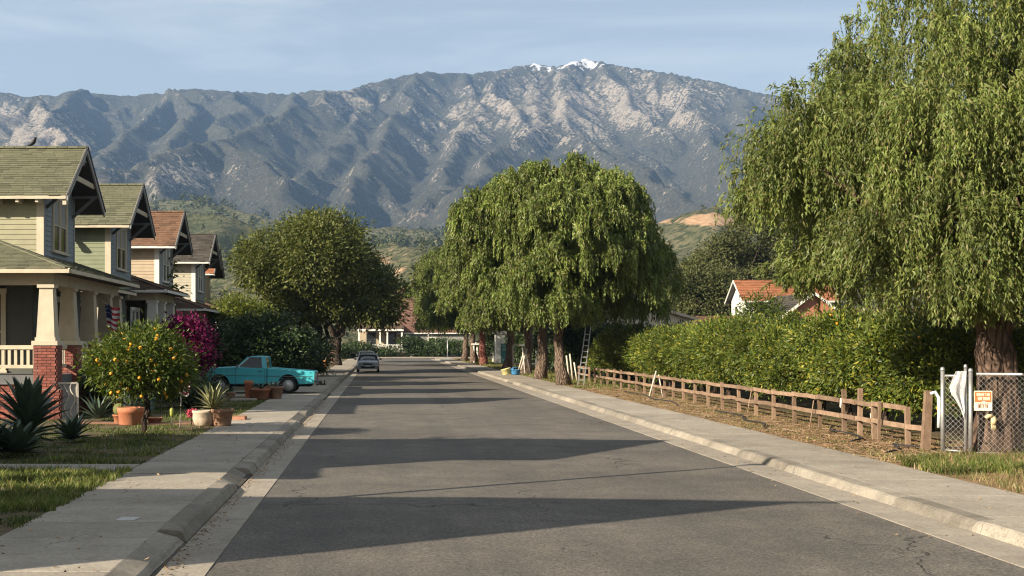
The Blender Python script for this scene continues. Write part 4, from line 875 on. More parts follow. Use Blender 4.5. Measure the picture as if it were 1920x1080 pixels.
for i in range(16):
    T = thing('orange_tree', f'orange tree in the back orchard row, {ordn[i]} from the wire gate', 'tree', (18.0+random.uniform(-.2,.2), y, .12), rot=(0, 0, random.random()*6.28), group='orange trees in the second orchard row'); T.scale = (1.05, 1.05, 1.0); link('crown', CV[(i+1) % 4][0], T); link('trunk', CV[(i+1) % 4][1], T); y += 3.1
# ---- front garden orange tree
me, tr, P, O = citrus_variant(300, 1.14, 2.6, 210, 46, LF_CIT2, .125, .055, .19, .8)
T = thing('orange_tree', 'small round orange tree full of fruit on the front lawn', 'tree', (-5.9, 31.6, .13)); link('crown', me, T); rg = np.random.default_rng(5)
b = MB(); b.tube(wander(rg, (0,0,-.1), (.08,0,1.05), 7, .1), np.linspace(.075,.055,7), 10, lump=.08, rg=rg)
for q in [(-.8,-.2,1.7),(.7,.1,1.8),(.1,-.6,1.9),(-.3,.6,1.9),(.4,.6,1.6)]: b.tube(wander(rg, (.08,0,1.0), q, 6, .15), np.linspace(.05,.012,6), 6)
link('trunk', b.mesh('trunk', BARK_D), T)
k = 0
for j in rg.permutation(len(P)):
    if O[j][1] < .15 or k % 5 == 0: link('orange', fr_me, T, loc=P[j]+O[j]*(.10+.06*rg.random())+(0,0,-.03), rot=(rg.random()*3,0,0)); k += 1
    if k >= 58: break
# ---- shrubs
def shrub(label, x, y, h, r, seed, lm, n=90, nl=60, cl=.25, L=.14, Wd=.07, gz=.13, zb=.15, name='shrub', cat='shrub', ry=None, group=None):
    rg = np.random.default_rng(seed); T = thing(name, label, cat, (x, y, gz), group=group); ry = ry or r; zc = (h+zb)/2; Lb = [(0, 0, zc, r*.75, ry*.75, (h-zb)/2*.9)]
    for k in range(7): a = rg.random()*6.28; Lb.append((r*.5*math.cos(a), ry*.5*math.sin(a), zc+(h-zb)*.5*(-.4+.9*rg.random()), r*.5, ry*.5, (h-zb)*.27))
    P, O = lobe_points(rg, Lb, n, .7, 1.05, -.9); link('foliage', leafy(rg, P, O, nl, cl, L, Wd, lm), T)
    b = MB()
    for q in range(4): b.tube(wander(rg, (rg.normal()*.08, rg.normal()*.08, -.05), (rg.normal()*r*.4, rg.normal()*ry*.4, h*.75), 5, .12), np.linspace(.05, .012, 5), 6)
    link('stem', b.mesh('stem', BARK_D), T); return T
shrub('magenta bougainvillea bush in full bloom between orange tree and pickup', -8.35, 53.6, 3.2, 1.15, 401, LF_BOUG, 130, 80, .24, .13, .10, name='bougainvillea')
shrub('magenta bougainvillea shoots reaching up the porch column', -9.0, 57.0, 3.6, .7, 402, LF_BOUG, 40, 60, .26, .13, .10, name='bougainvillea')
shrub('tall dark hedge shrub behind the pickup bed', -6.2, 68, 3.6, 2.3, 403, LF_BUSH, 150, 70, .32, .2, .1, ry=1.8)
shrub('dark shrub behind the pickup cab beside the porches', -8.0, 70.5, 3.6, 1.5, 404, LF_BUSH, 130, 70, .32, .2, .1)
shrub('bright lime-green shrub in sunlight above the dark hedge', -7.9, 76, 4.9, 2.2, 405, LF_LIME, 150, 70, .32, .2, .1)
shrub('low dark shrub right of the tall hedge near the tree trunk', -4.9, 84, 2.6, 1.6, 406, LF_BUSH, 80, 60, .3, .2, .1)
shrub('dark bush hiding the foot of the brick porch', -8.6, 40.6, 1.5, .9, 407, LF_BUSH, 60, 55, .2, .14, .06)
shrub('dark bush under the porch columns of the second house', -8.9, 47.5, 1.9, 1.2, 408, LF_BUSH, 80, 60, .24, .15, .07)
shrub('low dark ground shrub behind the potted yucca', -6.6, 44, 1.0, 1.1, 410, LF_BUSH, 60, 55, .2, .13, .06)
shrub('green creeper bush beside the fourth porch', -9.0, 80, 4.6, 1.1, 412, LF_OAK, 80, 55, .3, .2, .1)
for i, (px, Y, h, r, lab) in enumerate([(768,193.5,3.0,2.2,'dark bush in front of the end house wall'),(790,192.9,2.2,1.6,'small dark bush right of the end house bush'),(672,191.5,1.9,2.0,'low hedge before the brick wall at the street end'),(720,192,1.2,2.2,'low bush below the white railing'),(825,193,2.6,2.6,'dark hedge behind the grey sign post'),(860,192,2.2,2.6,'dark hedge behind the last pepper trees'),(646,172,1.6,1.6,'dark verge bush beside the far left pavement')]):
    x = (px-715)/2400*Y; shrub(lab, x, Y, h, r, 420+i, LF_BUSH, 70, 45, .34, .3, .15)
for i, (x, y, h, r, lab) in enumerate([(15.6,80,3.1,2.2,'dark shrub mass right of the nearest pepper trunk'),(13.6,84,3.8,2.4,'dark shrub behind the second pepper trunk'),(14.2,98,3.6,2.6,'dark shrub behind the third pepper trunk'),(14.6,118,3.4,3.0,'dark shrub behind the fifth pepper trunk'),(13.9,140,3.2,3.2,'dark shrub behind the last pepper trunks'),(18.6,79,3.1,2.4,'dark shrub at the far end of the orange trees')]):
    shrub(lab, x, y, h, r, 440+i, LF_BUSH, 120, 60, .34, .26, .13)
shrub('green feathery shrub in front of the white house', 29.9, 100, 6.0, 1.9, 450, LF_CIT2, 110, 60, .35, .34, .1)
shrub('green shrub top beside the red gable', 32.6, 104, 5.6, 2.0, 451, LF_OAK, 90, 55, .35, .3, .12)
shrub('grey-brown bare bush behind the fourth house', -11.6, 100, 6.3, 2.0, 452, leafmat('dry_twig', (.16,.13,.09), (.22,.18,.12), .1, .8, .1), 120, 40, .4, .3, .03)
# ---- agaves and other spiky plants: every leaf a part
def agave(label, x, y, n, L, Wd, m, gz=.13, seed=0, name='agave', lean=(.15, 1.35), z0=.08, group=None, inner=.05, up=0):
    rg = np.random.default_rng(seed); T = thing(name, label, 'plant', (x, y, gz), group=group); V = []; F = []; k = 6
    for i in range(k+1):
        t = i/k; w = Wd*.5*(.62+.9*t*(1-t)*2.0)*(1-t**3.2)+.001; z = -.16*t*t
        V += [(L*t, -w, z+w*.45), (L*t, 0, z-.0), (L*t, w, z+w*.45)]
    for i in range(k):
        a = i*3; F += [(a, a+3, a+4, a+1), (a+1, a+4, a+5, a+2)]
    me = MB().add(V, F, 0, True).mesh('leaf', m)
    for i in range(n):
        q = i/n; el = lean[1]-(lean[1]-lean[0])*q+rg.normal()*.08; az = i*2.39996+rg.normal()*.12; s = .75+.3*math.sin(math.pi*min(q+.25, 1))+rg.normal()*.05
        o = link('leaf', me, T, loc=(math.cos(az)*inner, math.sin(az)*inner, z0+up*(1-q)), rot=(0, -el, az)); o.scale = (s, s, s)
    return T
def agmat(name, a, b, edge):
    t = NT(name); r = t.n('ObjectInfo').outputs['Random']; c = t.mix(r, a, b); y = t.math('ABSOLUTE', t.n('SeparateXYZ', {0: t.obj()}).outputs[1])
    c = t.mix(t.rng(y, .022, .03), c, edge); return t.bsdf(c, .42, t.bump(t.noise(14, 3, .6, t.n('Mapping', {'Vector': t.obj(), 'Scale': (.3, 4, 1)}).outputs[0]), .2, .01), spec=.4)
AG_D = agmat('agave_green', (.042,.068,.045), (.075,.108,.068), (.055,.08,.05)); AG_V = agmat('yucca_striped', (.085,.10,.038), (.13,.14,.06), (.36,.34,.17)); AG_B = agmat('agave_blue', (.09,.12,.11), (.13,.16,.14), (.13,.16,.14))
agave('huge dark green agave clump at the left edge, upper rosette', -7.25, 26.3, 60, .98, .25, AG_D, seed=1, lean=(.1, 1.4), up=.45, z0=.25)
agave('dark agave rosette low at the left edge in front of the huge one', -7.15, 25.1, 44, .72, .19, AG_D, seed=2)
agave('dark agave rosette cut by the left edge of the lawn', -7.7, 25.2, 40, .75, .19, AG_D, seed=3)
agave('single dark agave beside the brick pier', -6.95, 28.7, 38, .62, .16, AG_D, seed=4, lean=(.2, 1.4))
agave('dark spiky agave in the shade right of the brick pier', -8.1, 36.6, 30, .8, .11, AG_D, seed=5)
agave('small dark agave in the shade behind the terracotta bowl', -7.4, 38.5, 24, .7, .09, AG_D, seed=6)
# ================================================================ FENCES, VEHICLES, THINGS ON THE STREET
t = NT('fence_wood'); v = t.n('Mapping', {'Vector': t.geo().outputs['Position'], 'Scale': (1, .5, .5)}).outputs[0]; n1 = t.noise(5, 5, .7, v); n2 = t.noise(60, 3, .6, t.n('Mapping', {'Vector': t.obj(), 'Scale': (1, .12, .12)}).outputs[0])
c = t.mix(t.rng(n1, .35, .65), (.165,.11,.072), (.27,.19,.13)); c = t.mix(t.rng(n2, .4, .7, 0, .6), c, (.14,.085,.055)); q = t.rng(t.n('ObjectInfo').outputs['Random'], 0, 1, .75, 1.25); c = t.mix(1.0, c, t.n('CombineColor', {0: q, 1: q, 2: q}).outputs[0], 'MULTIPLY')
M_WOOD = t.bsdf(c, .9, t.bump(n2, .5, .01), spec=.1)
M_METAL = pmat('galvanised_steel', (.42,.42,.41), (.33,.33,.32), 14, .45, .1, 60, metal=.7, spec=.5)
M_WIRE = pmat('fence_wire', (.55,.54,.51), (.42,.40,.37), 3, .5, 0, metal=.4)
M_BLACK = pmat('black_rubber', (.018,.018,.018), (.03,.03,.03), 10, .7, .1)
M_PALE = pmat('bleached_wood', (.50,.46,.39), (.40,.35,.28), 8, .85, .2, 50)
F = thing('wooden_fence', 'low weathered wooden post-and-rail fence along the dirt verge', 'fence', (11.5, 27, .13))
FENX = 11.5; posts = []
pl = [1705,1640,1610,1581,1535,1490,1451,1416,1384,1356,1329,1303,1282,1263]
Y = [2400*FENX/(p-715) for p in pl]
while Y[-1] < 74: Y.append(Y[-1]+1.85)
rg = np.random.default_rng(8)
def post(x, y, h, w=.10, d=.10, tilt=(0, 0), taper=1.0):
    b = MB(); b.bar((x, y, -.05), (x+tilt[0], y+tilt[1], .1+h), w, d, up=(0,1,0), w2=w*taper, h2=d*taper); p = link('post', b.mesh('post', M_WOOD), F, world=True); return p
for i, y in enumerate(Y):
    h = .92+rg.normal()*.02
    if i == 2: h = 1.18
    if i == 3: h = 1.12
    post(FENX+rg.normal()*.02, y, h, .10 if i < 4 else .09, .09, (rg.normal()*.015, rg.normal()*.02))
post(11.36, 26.75, 1.28, .17, .15, (.08, .02), .8)
post(11.30, 27.9+1.2, .95, .06, .06, (.03, .0))
def rail(y0, y1, z0, z1, x=FENX-.075):
    b = MB(); k = 3; P = [(x+rg.normal()*.006, y0+(y1-y0)*j/k, z0+(z1-z0)*j/k+(rg.normal()*.008 if 0 < j < k else 0)) for j in range(k+1)]
    for a, c in zip(P[:-1], P[1:]): b.bar(a, c, .04, .108)
    link('rail', b.mesh('rail', M_WOOD), F, world=True)
yy = [26.8]+Y
for i, (a, c) in enumerate(zip(yy[:-1], yy[1:])):
    if a > 68.4 and a < 70.5: continue
    rail(a+.02, c-.02, .57+rg.normal()*.012, .57+rg.normal()*.012)
    if i != 0: rail(a+.02, c-.02, .95+rg.normal()*.012, .95+rg.normal()*.012)
# wire fence and gate
G = thing('chain_link_fence', 'grey chain-link fence with narrow gate at the right edge', 'fence', (11.62, 26.5, .13))
def pipe(p, q, r, n=10, nm='post'):
    link(nm, MB().tube([p, q], r, n).mesh(nm, M_METAL), G, world=True)
def gpost(x, y, h, r=.035):
    pipe((x, y, -.05), (x, y, h), r); link('post_cap', MB().lathe([(r*1.15,0),(r*1.2,.03),(r*.9,.07),(.004,.085)], (x, y, h), 10).mesh('post_cap', M_METAL), G, world=True)
gpost(11.62, 26.5, 1.80, .042); gpost(11.99, 26.27, 1.86, .032); gpost(12.07, 26.22, 1.78, .042)
pipe((11.65, 26.5, 1.70), (12.06, 26.26, 1.70), .026, nm='rail'); pipe((11.65, 26.5, .16), (12.06, 26.26, .14), .024, nm='rail')
pipe((12.18, 26.2, 1.74), (16.5, 25.2, 1.74), .030, nm='rail'); pipe((12.18, 26.2, .12), (16.5, 25.2, .10), .024, nm='rail'); gpost(14.7, 25.62, 1.80)
def chainlink(a, c, z0, z1, pitch=.052, rw=.0034):
    a = np.array(a); c = np.array(c); L = np.linalg.norm(c-a); u = (c-a)/L; V = []; Q = []; n = np.array((u[1], -u[0], 0)); o = 0
    k = int(L/pitch)+1; m = int((z1-z0)/(pitch*1.05)); hz_ = (z1-z0)/m
    P = []
    for i in range(-1, k+1):
        pts = []
        for j in range(m+1):
            s = i*pitch+(pitch*.97 if (i+j) % 2 else pitch*.03); s = min(max(s, 0), L); pts.append(np.array((a[0]+u[0]*s, a[1]+u[1]*s, z0+hz_*j))+n*(.006 if j % 2 else -.006))
        pts = np.array(pts)
        for p, q in zip(pts[:-1], pts[1:]):
            if np.linalg.norm(q-p) < .02: continue
            d = N_(q-p); s1 = N_(np.cross(d, n)); w = [s1*rw, n*rw-s1*rw*.5, -n*rw-s1*rw*.5]
            V += [p+x for x in w]+[q+x for x in w]; Q += [(o, o+1, o+4, o+3), (o+1, o+2, o+5, o+4), (o+2, o, o+3, o+5)]; o += 6
    me = bigmesh('wire_mesh', np.array(V), np.array(Q), M_WIRE); x = link('wire_mesh', me, G, world=True); x['kind'] = 'stuff'
chainlink((11.66, 26.49, 0), (12.05, 26.265, 0), .16, 1.70); chainlink((12.20, 26.17, 0), (16.5, 25.18, 0), .10, 1.77)
# cloth, sign, glove on the wire fence
rg = np.random.default_rng(14)
def cloth(name, label, cat, f, nu, nv, m, loc=(0,0,0), th=.006):
    V = np.array([f(i/nu, j/nv) for j in range(nv+1) for i in range(nu+1)], float); I = np.arange(len(V)).reshape(nv+1, nu+1)
    Q = np.stack([I[:-1,:-1], I[:-1,1:], I[1:,1:], I[1:,:-1]], -1).reshape(-1, 4); me = bigmesh(name, V, Q, m, True); o = link(name, me, loc=loc, label=label, category=cat); mo = o.modifiers.new('thick', 'SOLIDIFY'); mo.thickness = th; return o
t = NT('lace'); vv = t.n('TexVoronoi', {'Scale': 26, 'Vector': t.obj()}, feature='DISTANCE_TO_EDGE').outputs[0]; M_LACE = t.bsdf(t.mix(t.rng(vv, .05, .2), (.30,.30,.30), (.62,.61,.60)), .9, t.bump(vv, .6, .02), spec=.1)
def fl(u, v):
    w = (.30*(1-abs(v-.35)*1.1)+.03)*(1 if v < .5 else max(.06, 1-(v-.5)*1.9)); x = 11.985-(1-u)*w-.05*v; return (x, 26.22+.016*math.sin(u*10+v*4)*(.4+v)+.012*math.sin(v*9+u*3), 1.80-.82*v-.12*(1-u)*v*1.2)
cloth('lace_cloth', 'white lace cloth hanging from the gate of the wire fence', 'cloth', fl, 22, 26, M_LACE)
sg = thing('warning_sign', 'small orange and white warning sign wired to the chain-link fence', 'sign', (12.27, 26.10, 1.20))
M_SW = pmat('sign_white', (.66,.60,.49), (.60,.53,.42), 5, .5, 0); M_SO = pmat('sign_orange', (.62,.13,.04), (.56,.14,.045), 4, .5, 0); M_SB = pmat('sign_brown_print', (.20,.09,.04), None, 4, .6, 0)
rz = -.23
link('board', MB().box(-.19, .19, -.006, .006, -.225, .225).mesh('board', M_SW), sg, rot=(0, 0, rz)); link('orange_panel', MB().box(-.178, .172, -.0105, -.0065, -.035, .205).mesh('orange_panel', M_SO), sg, rot=(0, 0, rz))
def glyphs(x0, x1, z, h, n, m, seed, nm):
    r = np.random.default_rng(seed); w = (x1-x0)/n; b = MB()
    for i in range(n):
        a = x0+i*w; st = w*.26; y = (-.0145, -.0105)
        b.box(a+w*.08, a+w*.08+st, *y, z, z+h)
        k = r.integers(0, 4)
        if k != 0: b.box(a+w*.62, a+w*.62+st, *y, z, z+h)
        for zz in ([.8] if k == 0 else [.8, .4] if k == 1 else [.8, 0] if k == 2 else [.4]): b.box(a+w*.08+st, a+w*.62, *y, z+h*zz, z+h*zz+h*.2)
    o = link(nm, b.mesh(nm, m), sg, rot=(0, 0, rz)); return o
glyphs(-.14, .14, .105, .068, 8, M_SW, 1, 'lettering'); glyphs(-.115, .14, .010, .070, 7, M_SW, 2, 'lettering'); glyphs(-.105, .10, -.165, .085, 6, M_SB, 3, 'lettering')
sg.scale = (.9, .9, .9)
b = MB(); b.box(-.025, .045, -.0145, -.0105, -.028, -.008); b.box(.015, .045, -.0145, -.0105, -.085, -.028); link('numeral', b.mesh('numeral', M_SW), sg, rot=(0, 0, rz))
b = MB(); 
for q in (-.115,-.07,-.03,.03,.07,.1): b.box(q, q+.022, -.011, -.0065, -.066, -.058)
link('small_print', b.mesh('small_print', M_SB), sg, rot=(0, 0, rz))
gl = thing('work_glove', 'pale yellow work glove hung on the chain-link fence below the sign', 'glove', (12.40, 26.06, .86)); MG = pmat('glove_leather', (.50,.42,.25), (.40,.32,.18), 12, .85, .3, 40)
b = MB(); b.tube([(.05,0,.02),(.06,-.02,-.06),(.05,-.02,-.14)], [.05,.058,.05], 10); b.tube([(-.10,0,-.01),(-.05,-.01,.03),(.03,-.015,.03)], [.038,.045,.045], 10)
for k in range(4): b.tube([(.02+.022*k,-.02,-.13),(.018+.022*k,-.025,-.20),(.026+.018*k,-.02,-.25-.02*(k in (1,2)))], [.015,.015,.008], 6)
link('glove', b.mesh('glove', MG), gl)
b = MB().tube([(11.42,26.62,1.32),(11.5,26.58,1.36),(11.56,26.55,1.25),(11.57,26.55,.95),(11.56,26.55,.62)], .035, 8); o = link('plastic_pipe', b.mesh('plastic_pipe', pmat('white_plastic', (.55,.56,.56), None, 5, .5, 0)), label='white plastic pipe tied between the last wooden post and wire gate', category='pipe')
b = MB().tube([(0,0,0),(.005,0,-.1),(-.005,0,-.2),(.0,0,-.24)], [.02,.03,.026,.01], 8); o = link('white_rag', b.mesh('white_rag', M_SW), loc=(11.38, 31.7, 1.0), label='white rag tied to the top rail of the wooden fence', category='rag')
# stakes
def stake(label, pts, r, m=M_PALE, name='stake', group=None):
    o = link(name, MB().tube(pts, r, 7).mesh(name, m), label=label, category='stake')
    if group: o['group'] = group
    return o
x0, y0 = 11.2, 52.6
stake('white stake leaning on the fence, left of a pair', [(x0-.25,y0-.2,.1),(x0+.12,y0+.1,1.2)], .032); stake('white stake leaning on the fence, right of a pair', [(x0+.35,y0-.1,.1),(x0+.22,y0+.1,1.05)], .028)
stake('thin wooden stake leaning in the near part of the fence', [(11.2,33.5,.1),(11.35,33.6,.86)], .015, M_WOOD); stake('thin pale stake standing behind the near fence rails', [(11.85,30.9,.1),(11.8,30.9,.9)], .018); stake('thin wooden stake before the middle of the fence', [(11.22,39.3,.1),(11.4,39.4,.95)], .015, M_WOOD)
for i, (a, c) in enumerate([((9.35,88.2,.1),(9.95,88.6,2.0)), ((9.9,88.0,.1),(9.75,88.5,2.1)), ((10.3,88.3,.1),(9.85,88.6,2.15)), ((9.6,88.9,.1),(10.1,88.7,1.9))]): stake(['left','middle','right','rear'][i]+' pale pole in the bundle leaning together between pepper trunks', [a, c], .05, group='pale poles leaning together between pepper trunks')
for i, (x, h) in enumerate([(10.75,1.95),(10.95,1.6),(11.15,1.7),(11.4,1.2)]): stake(f'{["tallest","second","third","shortest"][i]} pale garden post behind the two nearest pepper trunks', [(x,74.5,.1),(x-.15,74.7,h)], .05, pmat('grey_post', (.42,.40,.36), None, 5, .8, .1) if i == 0 else M_PALE, name='garden_post', group='pale garden posts between the nearest trunks')
# ladder on the first pepper tree
Ld = thing('ladder', 'aluminium ladder leaning against the nearest pepper tree', 'ladder', (10.15, 66.2, .13)); a0 = np.array((0, 0, 0.)); a1 = np.array((.5, .5, 3.05)); w = np.array((.30, -.05, 0))
for s in (0, 1): link('side_rail', MB().bar(a0+w*s, a1+w*s*.85, .04, .085).mesh('side_rail', M_METAL), Ld)
for k in range(1, 10):
    p = a0+(a1-a0)*k/10.3; link('rung', MB().bar(p+(.01,0,0), p+w*(1-.15*k/10)-(.01,0,0), .035, .04).mesh('rung', M_METAL), Ld)
# tub by the fourth tree
T = thing('storage_tub', 'yellow and blue plastic tub lying on the right pavement edge', 'tub', (8.75, 87.2, .15)); MY_ = pmat('yellow_plastic', (.55,.50,.22), None, 4, .5, 0); MBL = pmat('blue_plastic', (.06,.22,.42), None, 4, .5, 0)
link('lid_half', MB().lathe([(.26,0),(.30,.05),(.33,.36),(.35,.37),(.35,.42),(.31,.42),(.29,.30)], (0,0,0), 16, axis='z').mesh('lid_half', MY_), T, loc=(-.18,0,.02), rot=(0, R(-14), 0)); link('tub_half', MB().lathe([(.28,0),(.33,.06),(.36,.34),(.39,.36),(.39,.40),(.34,.40),(.32,.28)], (0,0,0), 16).mesh('tub_half', MBL), T, loc=(.34,.05,.0), rot=(0, R(8), 0)); link('handle', MB().tube([(.0,-.37,.36),(.2,-.42,.52),(.38,-.42,.54),(.6,-.38,.4)], .022, 6).mesh('handle', MBL), T)
# hoses and twigs on the verge
def hose(label, pts, r=.02, m=M_BLACK, n=26):
    P = np.array(pts, float); t_ = np.linspace(0, len(P)-1, n); q = np.stack([np.interp(t_, range(len(P)), P[:, k]) for k in range(3)], 1); ker = np.array([.25,.5,.25])
    for _ in range(2): q[1:-1] = (q[:-2]+2*q[1:-1]+q[2:])/4
    return link('irrigation_hose', MB().tube(q, r, 6).mesh('irrigation_hose', m), label=label, category='hose')
hose('black irrigation hose nearest the wooden gate post', [(10.1,25.6,.19),(10.6,26.2,.2),(10.85,26.9,.2),(11.0,27.6,.21),(11.2,27.0,.2),(11.42,26.9,.2)])
hose('black irrigation hose crossing under the near fence rails', [(10.5,28.6,.19),(11.0,29.2,.2),(11.3,30.6,.2),(11.2,32,.2),(11.8,33.5,.2)])
hose('black irrigation hose lying along the middle of the verge', [(9.9,33.2,.19),(10.4,34.6,.2),(10.3,36.5,.19),(10.9,38.5,.2),(10.7,41,.2)])
hose('black irrigation hose far along the verge before the pale stakes', [(10.4,45,.19),(10.8,47.5,.2),(10.5,50,.19),(11.0,53,.2),(10.8,57,.2)])
M_TWIG = pmat('twig', (.12,.08,.05), (.20,.14,.09), 8, .9, .2)
rg = np.random.default_rng(77); V = []; Q = []
def stickbits(n, fn, Lr, rr, seed, name, label, m):
    r = np.random.default_rng(seed); V = []; Q = []
    for i in range(n):
        x, y, z = fn(r); a = r.random()*6.28; L = Lr[0]+(Lr[1]-Lr[0])*r.random()**2; d = np.array((math.cos(a), math.sin(a), r.normal()*.08)); p = np.array((x, y, z+.012)); w = rr*(.5+r.random()); s = np.array((-d[1], d[0], 0)); bend = s*L*r.normal()*.12
        for k, c in enumerate((p, p+d*L*.5+bend, p+d*L)): V += [c+s*w, c+(0, 0, w*1.4), c-s*w]
        o = i*9; Q += [(o+j, o+j+1, o+3+j+1, o+3+j) for j in (0, 1)]+[(o+3+j, o+3+j+1, o+6+j+1, o+6+j) for j in (0, 1)]
    return stuff(name, bigmesh(name, np.array(V), np.array(Q), m), label)
stickbits(420, lambda r: (9.6+1.9*r.random(), 24+46*r.random()**1.6, .145), (.12, .8), .008, 3, 'fallen_twigs', 'dry twigs scattered over the dirt verge', M_TWIG)
# ---- vehicles
M_TEAL = NT('turquoise_paint'); t = M_TEAL; n = t.noise(3, 5, .6, t.obj()); M_TEAL = t.bsdf(t.mix(t.rng(n, .4, .7), (.05,.36,.41), (.065,.39,.43)), .38, None, 0, .4, Coat_Weight=.35)
M_CHROME = pmat('chrome', (.55,.55,.55), None, 3, .18, 0, metal=1); M_TYRE = pmat('tyre_rubber', (.022,.022,.022), (.032,.03,.03), 10, .8, .2); M_RIM = pmat('rim_paint', (.50,.50,.49), (.40,.40,.39), 6, .3, 0, metal=.3, spec=.5); M_RED = pmat('tail_lamp_red', (.30,.02,.02), None, 3, .2, 0); M_SILV = pmat('silver_paint', (.30,.31,.33), (.28,.29,.31), 3, .3, 0, metal=.6, spec=.5); M_LAMP = pmat('headlamp_glass', (.55,.56,.56), (.42,.43,.44), 20, .08, 0, spec=.6); M_INT = pmat('dark_interior', (.02,.02,.022), None, 3, .8, 0)
def bev(o, w=.03, s=2): m = o.modifiers.new('bevel', 'BEVEL'); m.width = w; m.segments = s; m.limit_method = 'ANGLE'; m.angle_limit = R(35); return o
def wheel(parent, x, y, r, face, w=.2, axis='y'):
    "face: -1 outer side to -axis"
    W_ = link('wheel', None, parent, loc=(x, y, r))
    link('tyre', MB().lathe([(r*.62,-w/2),(r*.9,-w/2),(r*.985,-w*.36),(r,0),(r*.985,w*.36),(r*.9,w/2),(r*.62,w/2)], (0,0,0), 28, axis=axis).mesh('tyre', M_TYRE), W_)
    f = face*w/2
    b = MB().lathe([(r*.66,f*1.02),(r*.64,f*.7),(r*.60,f*.55),(.02,f*.45)][::(1 if face > 0 else 1)], (0,0,0), 24, axis=axis); link('rim', b.mesh('rim', M_RIM), W_)
    for k in range(8):
        a = k*math.pi/4; u = (math.cos(a), math.sin(a)); c0 = r*.18; c1 = r*.6
        P = ((u[0]*c0, f*.75, u[1]*c0), (u[0]*c1, f*.8, u[1]*c1)) if axis == 'y' else ((f*.75, u[0]*c0, u[1]*c0), (f*.8, u[0]*c1, u[1]*c1))
        link('spoke', MB().bar(*P, .055, .03, up=(0,1,0) if axis == 'y' else (1,0,0)).mesh('spoke', M_RIM), W_)
    b = MB().lathe([(r*.2,f*.4),(r*.2,f*.9),(r*.12,f*1.0),(.005,f*1.02)], (0,0,0), 16, axis=axis); link('hub_cap', b.mesh('hub_cap', M_RIM), W_)
    return W_
TR = thing('pickup_truck', 'old turquoise pickup truck parked across the driveway with its tail over the pavement', 'pickup truck', (-7.98, 56.7, .15), rot=(0, 0, R(-1.5)))
def arc(cx, cz, r, a0, a1, n=10): return [(cx+r*math.cos(a0+(a1-a0)*i/n), cz+r*math.sin(a0+(a1-a0)*i/n)) for i in range(n+1)]
y0, y1 = -.95, .95; fwx, rwx, wr = .95, 3.95, .36
front = [(.03,.42),(.0,.62),(.02,1.0),(.12,1.09),(1.62,1.17),(3.02,1.12),(3.02,.40),(1.55,.40)]+arc(fwx, .40, .46, 0, math.pi)
bev(link('front_body', MB().prism(front, y0, y1, 'y').mesh('front_body', M_TEAL), TR), .05, 3)
bedp = [(3.035,1.12),(5.08,.97),(5.12,.90),(5.10,.46),(4.9,.42)]+arc(rwx, .40, .45, 0, math.pi)+[(3.035,.40)]
bev(link('bed_side', MB().prism(bedp, y0, y0+.11, 'y').mesh('bed_side', M_TEAL), TR), .03); bev(link('bed_side', MB().prism(bedp, y1-.11, y1, 'y').mesh('bed_side', M_TEAL), TR), .03)
link('bed_floor', MB().box(3.03, 5.0, y0+.11, y1-.11, .62, .68).mesh('bed_floor', M_TEAL), TR); link('bed_front', MB().box(3.03, 3.09, y0+.11, y1-.11, .68, 1.10).mesh('bed_front', M_TEAL), TR)
for w0, w1 in ((y0+.11, y0+.35), (y1-.35, y1-.11)): link('wheel_well', MB().prism(arc(rwx, .5, .45, 0, math.pi), w0, w1, 'y').mesh('wheel_well', M_INT), TR)
tg = bev(link('tailgate', MB().box(5.02, 5.10, y0+.24, y1-.24, .50, .955).mesh('tailgate', M_TEAL), TR), .02); link('handle', MB().box(5.10, 5.125, -.1, .1, .82, .87).mesh('handle', M_CHROME), tg)
for s in (y0+.01, y1-.23): bev(link('tail_lamp', MB().box(5.03, 5.125, s, s+.22, .56, .86).mesh('tail_lamp', M_RED), TR), .02); 
for s in (y0+.02, y1-.22): link('lamp_bezel', MB().box(5.05, 5.115, s-.01, s+.22, .865, .90).mesh('lamp_bezel', M_CHROME), TR)
bev(link('rear_bumper', MB().box(5.12, 5.30, y0+.02, y1-.02, .36, .52).mesh('rear_bumper', M_BLACK), TR), .03); link('tow_bar', MB().bar((5.28, 0, .38), (5.52, 0, .38), .07, .07).mesh('tow_bar', M_BLACK), TR); link('hitch', MB().bar((5.47, 0, .38), (5.47, 0, .56), .05, .05).mesh('hitch', M_BLACK), TR)
bev(link('front_bumper', MB().box(-.12, .06, y0+.02, y1-.02, .40, .56).mesh('front_bumper', M_CHROME), TR), .03); link('grille', MB().box(-.012, .03, y0+.25, y1-.25, .64, .95).mesh('grille', M_CHROME), TR)
for s in (y0+.04, y1-.26): link('headlamp', MB().lathe([(.02,-.03),(.10,-.02),(.11,.03)], (0, s+.11, .80), 14, axis='x').mesh('headlamp', M_LAMP), TR)
# cab: pillars and roof round glass
zc, zt = 1.12, 1.62; fw0, fw1, rb0, rb1 = 1.66, 2.22, 3.02, 2.94; ins = .13
cab = link('cab', None, TR)
bev(link('cab_roof', MB().prism([(fw1-.06,zt-.07),(fw1+.06,zt-.01),(2.5,zt+.015),(rb1-.08,zt),(rb1+.02,zt-.07)], y0+ins, y1-ins, 'y').mesh('cab_roof', M_TEAL), cab), .03)
for s, e in ((y0+.02, y0+ins+.01), (y1-.02, y1-ins-.01)):
    for (xa, xb, wdh) in ((fw0+.02, fw1-.02, .065), (2.90, 2.86, .17)): link('pillar', MB().bar((xa, s+(.03 if s < 0 else -.03), zc-.02), (xb, e, zt-.03), wdh, .06, up=(0,1,0)).mesh('pillar', M_TEAL), cab)
    link('pillar', MB().bar((rb0-.02, s+(.03 if s < 0 else -.03), zc-.02), (rb1, e, zt-.03), .07, .06, up=(0,1,0)).mesh('pillar', M_TEAL), cab)
